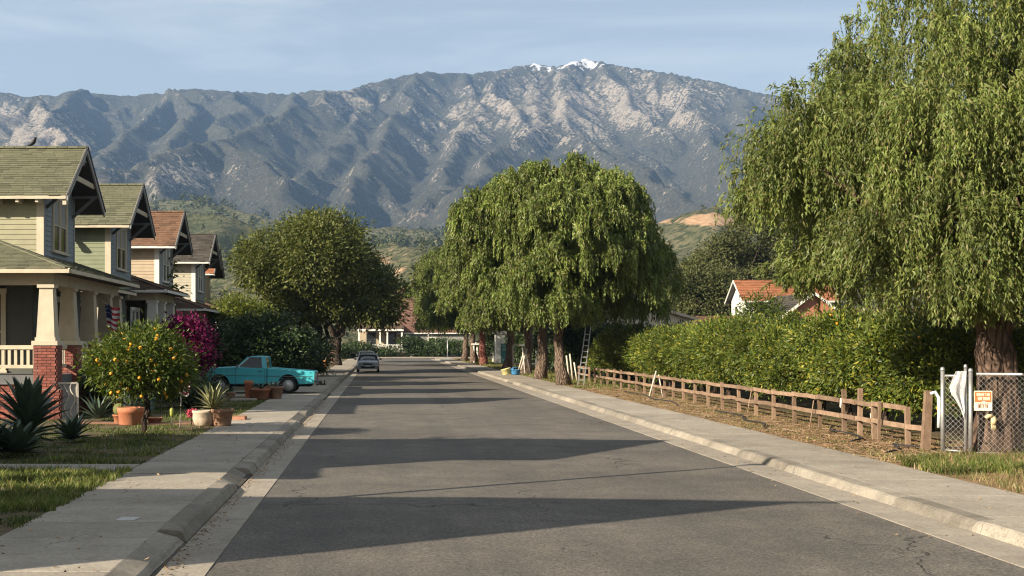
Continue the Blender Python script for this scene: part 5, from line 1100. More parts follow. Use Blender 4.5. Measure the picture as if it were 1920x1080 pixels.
def quadpane(pts, nm='window_pane'): link(nm, MB().add(pts, [(0,1,2,3)]).mesh(nm, M_GLASS), cab)
for s in (-1, 1):
    a, c = s*(.95-.055), s*(.95-ins-.02); quadpane([(fw0+.05,a,zc),(2.86,a,zc),(2.83,c,zt-.05),(fw1+.0,c,zt-.05)]); quadpane([(2.94,a,zc),(3.0,a,zc),(2.93,c,zt-.05),(2.92,c,zt-.05)], 'quarter_pane')
    b = MB().bar((fw0+.12, s*.93, zc+.015), (2.84, s*.93, zc+.015), .02, .03); b.bar((fw0+.10, s*.92, zc+.02), (fw1+.03, s*(.95-ins+.01), zt-.06), .025, .02); b.bar((fw1+.02, s*(.95-ins+.012), zt-.055), (2.82, s*(.95-ins+.012), zt-.055), .02, .02); link('window_frame', b.mesh('window_frame', M_CHROME), cab)
quadpane([(fw0,-.86,zc),(fw0,.86,zc),(fw1-.02,.80,zt-.05),(fw1-.02,-.80,zt-.05)], 'windscreen'); quadpane([(rb0-.02,-.84,zc),(rb0-.02,.84,zc),(rb1,.78,zt-.05),(rb1,-.78,zt-.05)], 'rear_pane')
link('seat_back', MB().box(2.62, 2.75, -.75, .75, 1.0, 1.38).mesh('seat_back', M_INT), cab)
b = MB().lathe([(.17,-.012),(.19,0),(.17,.012)], (0,0,0), 16, axis='x'); link('steering_wheel', b.mesh('steering_wheel', M_INT), cab, loc=(2.0, -.35, 1.18))
for s in (-1, 1):
    d = link('door', MB().box(1.66, 2.93, s*.952-.004, s*.952+.004, .46, 1.105).mesh('door', M_TEAL), TR); link('handle', MB().box(2.62, 2.80, s*.97-.018, s*.97+.018, .965, .995).mesh('handle', M_CHROME), d)
    for xx in (1.65, 2.937, 3.028): link('door_seam', MB().box(xx-.006, xx+.006, s*.9555-.003, s*.9555+.003, .44, 1.10).mesh('door_seam', M_BLACK), TR)
    link('side_trim', MB().bar((.08, s*.957, .80), (5.0, s*.957, .74), .014, .02).mesh('side_trim', M_CHROME), TR)
    for cx in (fwx, rwx):
        r_ = .46; q = [(x, s*.952, z) for x, z in arc(cx, .40, r_, .05, math.pi-.05, 14)]; link('arch_lip', MB().tube(q, .022, 6).mesh('arch_lip', M_TEAL), TR); wheel(TR, cx, s*.80, wr, s)
    b = MB().bar((1.75, s*.95, 1.13), (1.78, s*1.08, 1.2), .03, .03); b.box(1.72, 1.78, s*1.08-.08, s*1.08+.08, 1.13, 1.26); link('mirror', b.mesh('mirror', M_CHROME), TR)
link('underbody', MB().box(.5, 4.9, -.7, .7, .30, .46).mesh('underbody', M_INT), TR)
# silver hatchback facing the camera
CAR = thing('parked_car', 'silver hatchback parked at the left kerb facing the camera', 'car', (-1.06, 100.2, .02))
def loft(parent, nm, st, m, bv=.0):
    "stations along y: (y, [(x,z)...] half outline from bottom to top)"
    b = MB(); V = []; n = len(st[0][1])*2
    for y, h in st: V += [(x, y, z) for x, z in h]+[(-x, y, z) for x, z in reversed(h)]
    Fc = [(i*n+j, i*n+(j+1) % n, (i+1)*n+(j+1) % n, (i+1)*n+j) for i in range(len(st)-1) for j in range(n)]; b.add(V, Fc, 0, True); b.add(V[:n], [tuple(range(n-1, -1, -1))]); b.add(V[-n:], [tuple(range(n))]); return link(nm, b.mesh(nm, m), parent)
def sec(w, zb, zs, zt, k=.9): return [(w*.80, zb), (w*.97, zb+.08), (w, (zb+zs)/2), (w*.98, zs), (w*k, zt-.03), (w*k*.8, zt), (.01, zt)]
loft(CAR, 'body', [(0, sec(.70,.30,.50,.62)), (.07, sec(.80,.24,.58,.70)), (.25, sec(.86,.22,.68,.80)), (.7, sec(.885,.22,.74,.90)), (1.15, sec(.89,.22,.80,.97)), (2.2, sec(.89,.22,.84,.97)), (3.4, sec(.885,.24,.88,.98)), (4.0, sec(.84,.3,.86,.95)), (4.15, sec(.75,.4,.8,.9))], M_SILV)
loft(CAR, 'roof', [(1.75, [(.70,1.30),(.70,1.36),(.5,1.41),(.01,1.42)]), (2.4, [(.70,1.34),(.69,1.41),(.5,1.46),(.01,1.47)]), (3.3, [(.68,1.30),(.67,1.38),(.5,1.43),(.01,1.44)]), (3.75, [(.62,1.18),(.60,1.25),(.45,1.29),(.01,1.3)])], M_SILV)
loft(CAR, 'cabin_glass', [(1.05, [(.76,.93),(.76,.95),(.3,.97),(.01,.975)]), (1.82, [(.80,.93),(.685,1.35),(.4,1.38),(.01,1.39)]), (3.3, [(.80,.93),(.67,1.35),(.4,1.38),(.01,1.39)]), (4.0, [(.72,.93),(.66,1.0),(.4,1.02),(.01,1.03)])], M_GLASS)
for s in (-1, 1):
    link('pillar', MB().bar((s*.79, 1.02, .95), (s*.70, 1.80, 1.36), .075, .06).mesh('pillar', M_SILV), CAR); link('pillar', MB().bar((s*.81, 2.55, .95), (s*.71, 2.55, 1.38), .05, .07, up=(0,1,0)).mesh('pillar', M_SILV), CAR)
    hl = link('headlamp', MB().prism([(s*.40,.66),(s*.46,.60),(s*.76,.62),(s*.82,.74),(s*.66,.78)], -.005, .14, 'y').mesh('headlamp', M_LAMP), CAR, loc=(0, .03, 0)); bev(hl, .02)
    mi = link('mirror', MB().blob((s*1.0, 1.25, 1.02), (.11,.07,.075), 10, 6, lump=0).mesh('mirror', M_SILV), CAR); link('mirror_arm', MB().bar((s*.84, 1.25, .96), (s*.95, 1.25, 1.0), .05, .03).mesh('mirror_arm', M_BLACK), mi)
    for yy_ in (.85, 3.35): wheel(CAR, s*.80, yy_, .31, s, .19, 'x')
    link('fog_lamp', MB().lathe([(.06,0),(.05,.02),(.01,.03)], (s*.58, -.02, .36), 12, axis='y').mesh('fog_lamp', M_LAMP), CAR)
    link('rear_view_seat', MB().box(s*.36-.22, s*.36+.22, 2.2, 2.34, .6, 1.2).mesh('rear_view_seat', M_INT), CAR)
bev(link('grille', MB().prism([(-.34,.585),(.34,.585),(.40,.66),(-.40,.66)], -.02, .1, 'y').mesh('grille', M_BLACK), CAR), .01); bev(link('air_intake', MB().prism([(-.52,.30),(.52,.30),(.60,.46),(-.60,.46)], -.03, .15, 'y').mesh('air_intake', M_BLACK), CAR), .02)
bev(link('bumper', MB().prism([(-.84,.46),(.84,.46),(.80,.585),(-.80,.585)], -.05, .2, 'y').mesh('bumper', M_SILV), CAR), .03); link('lip', MB().box(-.78, .78, -.05, .1, .22, .295).mesh('lip', M_SILV), CAR)
link('number_plate', MB().box(-.19, .19, -.065, -.053, .44, .54).mesh('number_plate', M_WHITE), CAR)
for yy_, z0_, z1_ in ((1.1,.975,1.1),): 
    for s in (-.35, .25): link('wiper', MB().bar((s, 1.1, 1.0), (s+.45, 1.22, 1.06), .02, .02).mesh('wiper', M_BLACK), CAR)
CAR2 = copy_tree(CAR); CAR2['label'] = 'dark parked car half hidden behind the silver hatchback'; CAR2.location = (-1.5, 130, .02)
def recolour(o, m0, m1):
    for ch in o.children:
        if ch.data is not None and m0.name in [x.name for x in ch.data.materials if x]: ch.data = ch.data.copy(); ch.data.materials[0] = m1
recolour(CAR2, M_SILV, pmat('dark_paint', (.05,.055,.065), None, 3, .3, 0, spec=.5)); CAR['group'] = CAR2['group'] = 'cars parked along the left kerb'
# ================================================================ GARDEN THINGS, FAR BUILDINGS, GROUND COVER
def pot(label, x, y, r, h, m, z=.135, name='plant_pot', square=False, prof=None, soil=True, group=None):
    T = thing(name, label, 'pot', (x, y, z), group=group)
    p = prof or [(r*.72,0),(r*.76,.02),(r*.95,h*.8),(r*1.08,h*.82),(r*1.1,h),(r*.95,h),(r*.92,h*.86)]
    link('body', MB().lathe(p, (0,0,0), 24).mesh('body', m), T)
    if soil: link('soil', MB().lathe([(r*.94,0),(r*.9,.015),(.02,.03)], (0,0,h*.86), 16).mesh('soil', M_YARD), T)
    return T
M_POTW = pmat('whitewashed_clay', (.46,.40,.31), (.36,.28,.20), 5, .85, .3, 30, dirt=(.28,.16,.10)); M_POTB = pmat('brown_clay', (.27,.155,.095), (.21,.115,.07), 5, .85, .3, 30, dirt=(.34,.26,.19)); M_POTR = pmat('red_clay', (.40,.15,.075), (.33,.12,.06), 5, .85, .3, 30, dirt=(.45,.27,.18))
pot('wide terracotta bowl on the lawn behind the small orange tree', -6.85, 35.0, .36, .50, M_POTR, prof=[(.30,0),(.32,.02),(.345,.32),(.36,.33),(.375,.47),(.35,.48),(.33,.40)])
pot('broken terracotta dish beside the wide bowl', -6.3, 35.6, .22, .16, M_TERRA); pot('small terracotta pot with a cactus left of the wide bowl', -7.25, 35.4, .17, .26, M_TERRA)
agave('blue-grey agave growing in the terracotta bowl', -6.85, 35.0, 18, .42, .07, AG_B, gz=.55, seed=11, lean=(.35, 1.4))
T = thing('cactus', 'round olive cactus beside the terracotta bowl', 'cactus', (-7.25, 35.4, .36)); b = MB()
V = []; k = 24
for i in range(9):
    th = math.pi*i/8
    for j in range(k): r_ = .16*(1+.09*math.cos(j*math.pi*2/2)); V.append((r_*math.sin(th)*math.cos(j*6.283/k), r_*math.sin(th)*math.sin(j*6.283/k), .15-.18*math.cos(th)+.02))
link('body', MB().add(V, [(i*k+j, i*k+(j+1) % k, (i+1)*k+(j+1) % k, (i+1)*k+j) for i in range(8) for j in range(k)], 0, True).mesh('body', pmat('cactus_skin', (.13,.13,.035), (.09,.10,.03), 8, .7, .3)), T)
pot('whitewashed clay pot on the left, at the pavement edge', -4.78, 34.5, .30, .42, M_POTW, prof=[(.22,0),(.25,.03),(.31,.2),(.30,.34),(.32,.36),(.32,.42),(.28,.42),(.26,.36)])
pot('brown clay pot right of the whitewashed one, at the pavement edge', -4.27-.0, 34.4, .30, .44, M_POTB, z=.155)
agave('yellow-edged striped yucca in the pair of clay pots', -4.55, 34.5, 46, .70, .10, AG_V, gz=.50, seed=12, lean=(.25, 1.45), up=.08)
T = thing('flower_clump', 'small pink flower clump beside the whitewashed pot', 'flower', (-5.15, 34.7, .45)); P, O = lobe_points(np.random.default_rng(3), [(0,0,0,.1,.1,.12)], 30, .5, 1); link('petals', leafy(np.random.default_rng(3), P, O, 6, .03, .07, .04, pmat('pink_petal', (.45,.06,.10), None, 5, .6, 0)), T); link('stem', MB().tube([(0,0,-.32),(.02,0,0)], .012, 6).mesh('stem', BARK_D), T)
link('brick_slab', MB().box(-.42, .42, -.35, .35, 0, .09, top=(.02,.02)).mesh('brick_slab', M_TERRA), loc=(-4.35, 37.2, .15), label='low terracotta slab behind the clay pots', category='slab')
for i, (x, y, r, h, m, lab) in enumerate([(-4.72,50.2,.36,.42,M_TERRA,'red clay planter in the middle of the pots near the pickup'),(-4.15,50.5,.28,.50,M_POTB,'brown clay planter at the right of the pots near the pickup'),(-4.42,51.2,.25,.45,M_TERRA,'terracotta planter at the back of the pots near the pickup'),(-5.25,50.6,.17,.72,M_POTR,'tall narrow clay pipe standing left of the planters near the pickup'),(-5.85,49.6,.20,.30,M_POTB,'small dark pot on the grass left of the tall clay pipe'),(-5.3,52.0,.26,.36,M_POTB,'brown pot behind the tall clay pipe')]): 
    pot(lab, x, y, r, h, m, z=.15)
    if i != 3: agave('succulent plant growing in the '+lab.split(' near ')[0].split(' at the ')[0].split(' in the ')[0].split(' on the ')[0].split(' behind ')[0]+[' amid the pots',' right of the pots',' behind the pots','',' on the grass',' behind the pipe'][i], x, y, 14, .30, .08, [AG_D, AG_B, AG_V, AG_D, AG_D, AG_D][i], gz=.15+h*.8, seed=20+i, lean=(.3, 1.4))
link('stone_slab', MB().box(-.5, .5, -.4, .4, 0, .07, top=(.03,.03)).mesh('stone_slab', M_WALK), loc=(-5.3, 49.3, .14), label='pale stone slab under the clay pots', category='slab')
T = thing('birdbath', 'stone birdbath basin in the dark garden behind the terracotta bowl', 'birdbath', (-8.0, 38.5, .13)); link('pedestal', MB().lathe([(.22,0),(.2,.06),(.10,.12),(.09,.38),(.14,.44)], (0,0,0), 16).mesh('pedestal', M_KERB), T); link('basin', MB().lathe([(.12,.44),(.36,.52),(.40,.62),(.37,.62),(.30,.55),(.02,.53)], (0,0,0), 20).mesh('basin', M_KERB), T)
T = thing('bench', 'pale green garden bench in the shade behind the birdbath', 'bench', (-8.0, 41.9, .13)); MG_ = pmat('faded_green_paint', (.16,.24,.22), (.12,.19,.17), 6, .7, .2)
for i in range(3): link('seat_slat', MB().box(-.6, .6, -.2+.14*i, -.08+.14*i, .42, .45).mesh('seat_slat', MG_), T)
for i in range(2): link('back_slat', MB().box(-.6, .6, .24, .27, .55+.16*i, .66+.16*i).mesh('back_slat', MG_), T)
for s in (-.52, .46):
    for yy_ in (-.18, .2): link('leg', MB().box(s, s+.06, yy_, yy_+.06, 0, .42 if yy_ < 0 else .82).mesh('leg', MG_), T)
T = thing('panel', 'white ornamental fretwork panel leaning on the brick porch', 'panel', (-9.25, 37.3, .1), rot=(R(-8), 0, R(20))); link('frame', MB().bar((-.4,0,.02),(-.4,0,1.1),.06,.05).bar((.4,0,.02),(.4,0,1.1),.06,.05).bar((-.4,0,1.1),(.4,0,1.1),.05,.06).bar((-.4,0,.05),(.4,0,.05),.05,.06).mesh('frame', M_PALE), T)  # white panel in duller tones: the shade around it is put into its colour
for i in range(4): 
    pts = [(-.28+.18*i+.07*math.sin(k*.9+i), 0, .08+k*.1) for k in range(11)]; link('scroll', MB().tube(pts, .022, 6).mesh('scroll', M_PALE), T)
link('backing', MB().box(-.38, .38, .02, .03, .06, 1.08).mesh('backing', M_GREYT), T)
# porch steps' railing, flag, hose reel
T = thing('stair_rail', 'white metal handrail sloping down from the brick porch', 'handrail', (-8.9, 41.2, .13)); b = MB()
link('rail', MB().tube([(-.75,0,2.15),(-.72,0,1.05),(.9,.1,.35),(.95,.1,.05)], .03, 8).mesh('rail', M_WHITE), T); link('post', MB().tube([(-.74,0,.3),(-.75,0,2.2)], .04, 8).mesh('post', M_WHITE), T); link('finial', MB().tube([(-.85,0,2.2),(-.75,0,2.27),(-.62,0,2.22),(-.58,0,2.1)], .04, 8).mesh('finial', M_WHITE), T)
for i in range(4): link('step', MB().box(-.3+.3*i, .3*i+.02, .2, 1.4, 0, 1.1-.27*i).mesh('step', M_WALK), T)
M_FR = pmat('flag_red', (.38,.035,.05), None, 4, .8, .1); M_FW = pmat('flag_white', (.62,.60,.57), None, 4, .8, .1); M_FB = pmat('flag_blue', (.03,.035,.12), None, 4, .8, .1)
def flag(label, origin, wd_, ht, pole, stripes=9, canton=True, fold=.12, skew=0., rotz=0, cat='flag'):
    T = thing('flag', label, cat, origin, rot=(0, 0, rotz)); nu, nv = 18, stripes*2; V = []; 
    for j in range(nv+1):
        for i in range(nu+1):
            u, v = i/nu, j/nv; V.append((u*wd_*(1-.35*v*fold*4)+skew*v*ht, fold*math.sin(u*9+v*2)*(.25+u)*.5, -v*ht-u*fold*1.2+.03*math.sin(u*8)))
    I = lambda i, j: j*(nu+1)+i; Fc = []; mi = []
    for j in range(nv):
        for i in range(nu): Fc.append((I(i,j), I(i+1,j), I(i+1,j+1), I(i,j+1))); mi.append(2 if canton and i < 8 and j < nv*.54 else (0 if (j//2) % 2 == 0 else 1))
    me = bigmesh('cloth', np.array(V), np.array(Fc), [M_FR, M_FW, M_FB], True, mi); o = link('cloth', me, T); m = o.modifiers.new('t', 'SOLIDIFY'); m.thickness = .004
    if canton:
        b = MB()
        for a in range(3):
            for c in range(4):
                k = (4+a*3)*(nu+1)*0+I(1+c*2, 1+int(a*nv*.16)); p = np.array(V[k]); b.box(p[0]-.012, p[0]+.012, p[1]-.008, p[1]+.008, p[2]-.012, p[2]+.012)
        q = link('stars', b.mesh('stars', M_FW), T); q['kind'] = 'stuff'
    if pole: link('pole', MB().tube(pole, .016, 6).mesh('pole', M_PALE), T)
    return T
flag('striped flag with blue canton drooping from the brick porch column', (-9.55, 44.2, 3.70), .52, .85, [(-.4,0,.35),(0,0,.05),(.08,0,-.02)], 9, True, .13, .12)
flag('small red and white striped garden flag on a stick under the orange tree', (-5.25, 33.4, 1.48), .30, .46, [(-.0,0,-1.34),(.02,0,-.6),(.03,0,.05)], 8, False, .05, -.1)
T = thing('garden_light', 'small yellow-green garden stake light at the lawn edge', 'garden light', (-5.5, 33.6, .13)); link('stem', MB().tube([(0,0,-.05),(0,0,.34)], .015, 6).mesh('stem', M_DARK), T); link('head', MB().lathe([(.03,.3),(.05,.36),(.055,.5),(.02,.54)], (0,0,0), 10).mesh('head', pmat('lime_plastic', (.25,.28,.05), None, 4, .5, 0)), T)
# bird on the ridge, utility cover, pole by the shrubs
T = thing('bird', 'black bird perched on the ridge of the olive house', 'bird', (-11.9, 43.7, 9.07)); link('body', MB().tube([(-.16,0,.02),(-.08,0,.07),(.02,0,.14),(.07,0,.23),(.09,0,.29),(.13,0,.30)], [.015,.05,.075,.06,.05,.02], 8).tube([(.12,0,.295),(.19,0,.28)], [.018,.004], 6).tube([(-.1,0,.06),(-.26,0,-.03)], [.03,.02], 6).mesh('body', pmat('black_feathers', (.012,.012,.014), None, 9, .6, .2)), T)
for s in (-.02, .02): link('leg', MB().tube([(0,s,-.0),(.01,s,.09)], .008, 5).mesh('leg', M_DARK), T)
link('utility_cover', MB().prism([(-.13,-.16),(.10,-.17),(.15,.12),(-.10,.15)], 0, .008, 'z').mesh('utility_cover', pmat('white_paint_patch', (.46,.45,.43), (.38,.37,.34), 8, .8, .1)), loc=(-3.22, 16.25, .1525), label='whitish paint patch square on the near left pavement', category='marking')
link('leaning_pole', MB().tube([(-4.62,68,.1),(-4.9,68.1,2.9)], .05, 8).mesh('leaning_pole', M_METAL), label='thin grey pole leaning beside the dark hedge behind the pickup', category='pole')
link('brush_pile', MB().blob((0,0,.3), (.5,.4,.42), 14, 8, lump=.16).mesh('brush_pile', pmat('dry_brush', (.22,.14,.08), (.12,.08,.05), 20, .95, .9, 25)), loc=(-4.9, 91, .1), label='round tan brush pile at the foot of the left street tree', category='brush pile')
link('wood_stump', MB().lathe([(.42,0),(.36,.1),(.33,1.5),(.30,1.52)], (0,0,0), 14).mesh('wood_stump', BARK_R), loc=(-4.75, 131, .1), label='orange-brown post stump on the far left verge', category='stump')
link('hydrant', MB().lathe([(.2,0),(.2,.06),(.13,.08),(.13,.55),(.17,.57),(.15,.68),(.05,.78),(.02,.8)], (0,0,0), 14).tube([(-.24,0,.42),(.24,0,.42)], .06, 8).mesh('hydrant', pmat('orange_paint', (.45,.16,.05), None, 4, .6, .1)), loc=(-4.85, 110, .13), label='orange fire hydrant beside the trunk of the left street tree', category='hydrant')
# street lamp out of frame at the left; its thin shadow crosses the lit band
T = thing('street_lamp', 'slim lamp post out of frame at the left kerb', 'street lamp', (-5.4, 16.6, .13)); link('pole', MB().tube([(0,0,-.1),(0,0,6.9)], [.09,.06], 10).mesh('pole', M_METAL), T); link('lamp_head', MB().box(-.1, .5, -.09, .09, 6.86, 6.98).mesh('lamp_head', M_METAL), T)
# ---- end of the street: the house across, sign posts
def simple_house(label, x0, x1, y0, y1, ze, zr, wall, roofm, trim, axis='x', gz=.12, wins=(), name='house', ov=.45, porch=None, group=None):
    H = thing(name, label, 'house', ((x0+x1)/2, y0, gz), group=group); w = True
    b = MB().box(x0, x1, y0, y1, gz-.5, ze)
    if axis == 'x': ym = (y0+y1)/2; b.prism([(y0+.02, ze), (y1-.02, ze), (ym, zr-.12)], x0+.01, x1-.01, 'x')
    else: xm = (x0+x1)/2; b.prism([(x0+.02, ze), (x1-.02, ze), (xm, zr-.12)], y0+.01, y1-.01, 'y')
    link('wall', b.mesh('wall', wall), H, world=True); RR = link('roof', None, H); pcs = []
    for sg in (-1, 1):
        if axis == 'x':
            run = (y1-y0)/2+ov; sl = (zr-ze)/((y1-y0)/2); zl = zr-run*sl; ye = ym+sg*run; b = MB().prism([(ye, zl-.08), (ye, zl+.02), (ym, zr+.02), (ym, zr-.08)], x0-ov, x1+ov, 'x')
            pcs += slope_shingles((x0-ov, ye, zl+.025), (1,0,0), N_((0,-sg*run,zr-zl)), [(0,0),(x1-x0+2*ov,0),(x1-x0+2*ov,math.hypot(run,zr-zl)),(0,math.hypot(run,zr-zl))], .32, .6, .03)
            f = [MB().box(x0-ov, x1+ov, ye+sg*.001, ye+sg*.05, zl-.12, zl+.04)] if True else []
            f += [MB().prism([(ye, zl-.16), (ye, zl+.03), (ym, zr+.05), (ym, zr-.14)], xx, xx+.06, 'x') for xx in (x0-ov-.06, x1+ov)]
        else:
            run = (x1-x0)/2+ov; sl = (zr-ze)/((x1-x0)/2); zl = zr-run*sl; xe = xm+sg*run; b = MB().prism([(xe, zl-.08), (xe, zl+.02), (xm, zr+.02), (xm, zr-.08)], y0-ov, y1+ov, 'y')
            pcs += slope_shingles((xe, y0-ov, zl+.025), (0,1,0), N_((-sg*run,0,zr-zl)), [(0,0),(y1-y0+2*ov,0),(y1-y0+2*ov,math.hypot(run,zr-zl)),(0,math.hypot(run,zr-zl))], .32, .6, .03)
            f = [MB().prism([(xe, zl-.18), (xe, zl+.04), (xm, zr+.06), (xm, zr-.16)], yy_, yy_+.06, 'y') for yy_ in (y0-ov-.06, y1+ov)]
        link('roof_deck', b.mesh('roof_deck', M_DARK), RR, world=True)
        for q in f: link('fascia', q.mesh('fascia', trim), RR, world=True)
    V = np.concatenate(pcs); Q = (np.array(BOXF)[None]+np.arange(len(pcs))[:, None, None]*8).reshape(-1, 4); o = link('shingles', bigmesh('shingles', V, Q, roofm), RR, world=True); o['kind'] = 'stuff'
    anchor = link('windows', None, H) if False else H
    for (p, u, w_, z0, z1, ns) in wins:
        off = H.location; window(H, (p[0]-off.x, p[1]-off.y), u, w_, z0-off.z, z1-off.z, trim, ns, blind=False)
    return H
SH_END = shingmat('shingle_faded', (.17,.095,.07), (.21,.12,.088), (.13,.075,.056))
EH = simple_house('grey house with brown shingle roof across the end of the street', 2.9, 13.5, 196.5, 206, 4.3, 10.2, paint('end_wall', (.25,.24,.21)), SH_END, M_WHITE, 'x', wins=[((7.2,196.5),(1,0),1.1,1.4,3.0,1)])
b = MB().prism([(193.4, 4.15), (193.4, 4.3), (198, 5.2), (198, 5.0)], -3.6, 3.4, 'x'); link('porch_roof', b.mesh('porch_roof', SH_DKBROWN), EH, world=True); link('porch_fascia', MB().box(-3.6, 3.4, 193.33, 193.39, 4.05, 4.32).mesh('porch_fascia', M_WHITE), EH, world=True)
link('porch_wall', MB().box(-3.5, 2.89, 197, 205, -.3, 5).mesh('porch_wall', S_TAN), EH, world=True)
for x in (-3.4, -.2, .9, 3.1): link('porch_post', MB().box(x-.12, x+.12, 193.6, 193.84, .1, 4.1).mesh('porch_post', M_WHITE), EH, world=True)
for x in (-2.2, .9): window(EH, (x-EH.location.x, 197-EH.location.y), (1,0), 1.2, 1.6, 3.6, M_DARK, 1, blind=False)
RL = thing('railing', 'white porch railing of the house at the street end', 'railing', (1, 193.2, .12))
for z in (.75, 1.75): link('rail', MB().box(-2.4, 2.2, -.05, .05, z, z+.14).mesh('rail', M_WHITE), RL)
for i in range(16): x = -2.3+i*.29; link('baluster', MB().bar((x+(.1 if i % 2 else -.05), 0, .85), (x+(-.05 if i % 2 else .1), 0, 1.78), .07, .06).mesh('baluster', M_WHITE), RL)
BW = thing('brick_wall', 'low orange brick wall at the street end left of the white railing', 'wall', (-3.5, 193, .12)); M_OBR = pmat('orange_brick', (.36,.14,.065), (.28,.10,.05), 6, .9, .3, vary=.15)
link('wall_core', MB().box(-4.5, 7.0, .02, .3, -.2, .66).mesh('wall_core', M_MORTAR), BW); link('wall_core', MB().box(-4.5, .6, .02, .3, .66, 1.36).mesh('wall_core', M_MORTAR), BW)
for r_ in range(9):
    for i in range(10):
        a = -4.5+i*1.15+(.5 if r_ % 2 else 0); c = min(a+1.13, 7.0 if r_ < 4 else .6)
        if c-a > .1: link('brick', MB().box(a, c, -.02, .28, -.1+.165*r_, .05+.165*r_).mesh('brick', M_OBR), BW)
def sp(label, px, Y, h, m, r=.06, head=None, name='sign_post', cat='sign post'):
    x = (px-715)/2400*Y; T = thing(name, label, cat, (x, Y, .15)); link('pole', MB().tube([(0,0,-.1),(0,0,h)], r, 8).mesh('pole', m), T)
    if head: link('head', head.mesh('head', m), T)
    return T
sp('grey sign post on the right corner of the far junction', 839, 179.3-2, 2.5, M_METAL, .07, MB().box(-.16, .16, -.2, .2, -.02, .14)); sp('tall pale pole before the end house wall', 803, 192.8, 4.4, M_PALE, .09, MB().box(-.55, .35, -.06, .06, 4.1, 4.3), 'utility_pole', 'pole')
sp('white end post beside the reddish pepper trunk', 895, 146, 2.1, M_WHITE, .1, MB().box(-.4, .4, -.2, .2, 2.0, 2.2), 'gate_post', 'post')
T = thing('table', 'white folding table behind the far pepper trunks', 'table', (12.1, 140, .13)); link('top', MB().box(-2.3, 2.2, -.6, .6, 1.95, 2.1).mesh('top', M_WHITE), T)
for x in (-2.1, .0, 2.0): link('leg', MB().box(x, x+.14, -.5, -.36, 0, 1.95).mesh('leg', M_WHITE), T)
T = thing('shed', 'small white shed glimpsed behind the pepper trunks', 'shed', (12.9, 134, .13)); link('wall', MB().box(-.9, .9, 0, 1.6, -.1, 3.1).mesh('wall', M_WHITE), T); link('roof', MB().prism([(-1.1,3.1),(1.1,3.1),(1.1,3.25),(-1.1,3.5)], -.2, 1.8, 'y').mesh('roof', M_GREYT), T); link('door', MB().box(-.4, .4, -.03, .0, 0, 2.1).mesh('door', pmat('teal_door', (.05,.16,.17), None, 4, .6, 0)), T)
T = thing('garden_gate', 'grey frame of a garden gate behind the fourth pepper trunk', 'gate', (11.3, 101, .13))
for x in (-.9, 0, .9): link('post', MB().box(x-.05, x+.05, -.05, .05, 0, 2.0).mesh('post', M_METAL), T)
link('rail', MB().box(-.9, 1.0, -.04, .04, 1.95, 2.07).mesh('rail', M_METAL), T); link('rail', MB().box(-.9, 1.0, -.04, .04, .5, .6).mesh('rail', M_METAL), T)
# right side buildings over the hedge
PW = paint('white_stucco', (.70,.67,.61)); CRW = paint('cream_stucco', (.62,.53,.38))
simple_house('white two-storey house with terracotta roof over the citrus hedge', 37.1, 46, 130.2, 135.6, 6.9, 8.75, PW, SH_TERRA, M_WHITE, 'x', gz=.5, ov=.55, wins=[((37.1,134.2),(0,-1),1.1,4.6,6.1,1),((38.2,130.2),(1,0),1.4,4.4,6.0,2)])
simple_house('low cream building with sloping gable between pepper tree and grove', 15.6, 24.4, 100, 110, 4.3, 5.55, CRW, SH_DKBROWN, M_CREAM, 'y', gz=.2, ov=.35)
b = MB().box(17.2, 22.6, 97.5, 99.4, -.2, 3.55); link('flat_shed', b.mesh('flat_shed', pmat('grey_shed', (.28,.29,.28), None, 3, .8, .1)), label='low grey flat-roofed shed before the cream building', category='shed')
simple_house('brick-red gable with white trim beside the white house', 30.9, 35.8, 99, 108, 4.4, 6.2, paint('brick_red_wall', (.36,.15,.09)), SH_DARK, M_WHITE, 'y', gz=.2, ov=.4)
simple_house('long low roof with white walls behind the hedge, right part', 37.2, 47, 103, 109, 3.9, 5.2, PW, SH_DKBROWN, M_WHITE, 'x', gz=.2, ov=.5)
simple_house('low tan roof just showing over the hedge top', 25.0, 30.5, 108, 113, 4.0, 4.55, CRW, SH_BROWN, M_CREAM, 'x', gz=.2, ov=.4)
# houses and palm on the lower hill
for i, (px, py, Y, w, h, rm, lab) in enumerate([(772,552,300,7,4.2,SH_TERRA,'cream hillside house above the end house roof'),(786,561,288,6,3.5,SH_TERRA,'lower cream hillside house beside the palm'),(760,566,280,6,3.2,SH_BROWN,'brown-roofed hillside house behind the dark street tree'),(1246,540,310,8,4.5,SH_TERRA,'reddish house far behind the cream building')]):
    x, y, z = W(px, py, Y); simple_house(lab, x-w/2, x+w/2, Y, Y+6, z, z+1.6, CRW, rm, M_WHITE, 'x', gz=z-h, ov=.4, wins=[((x-1,Y),(1,0),1.2,z-h*.55,z-.8,1)])
x, y, z = W(779, 503, 262); T = thing('palm_tree', 'fan palm standing before the hillside houses', 'palm tree', (x, 262, 0)); link('trunk', MB().tube([(0,0,-2),(.1,0,z*.5),(0,0,z-1)], [.4,.3,.27], 10, lump=.05, rg=rng).mesh('trunk', BARK), T)
me = MB().add([(0,-.05,0),(.9,-.12,.12),(1.7,-.55,.1),(2.2,0,-.12),(1.7,.55,.1),(.9,.12,.12),(0,.05,0)], [(0,1,5,6),(1,2,3),(1,3,5),(3,4,5)]).mesh('frond', LF_OAK)
for i in range(26): o = link('frond', me, T, loc=(0,0,z-1), rot=(0, -1.2+i*.085, i*2.4))
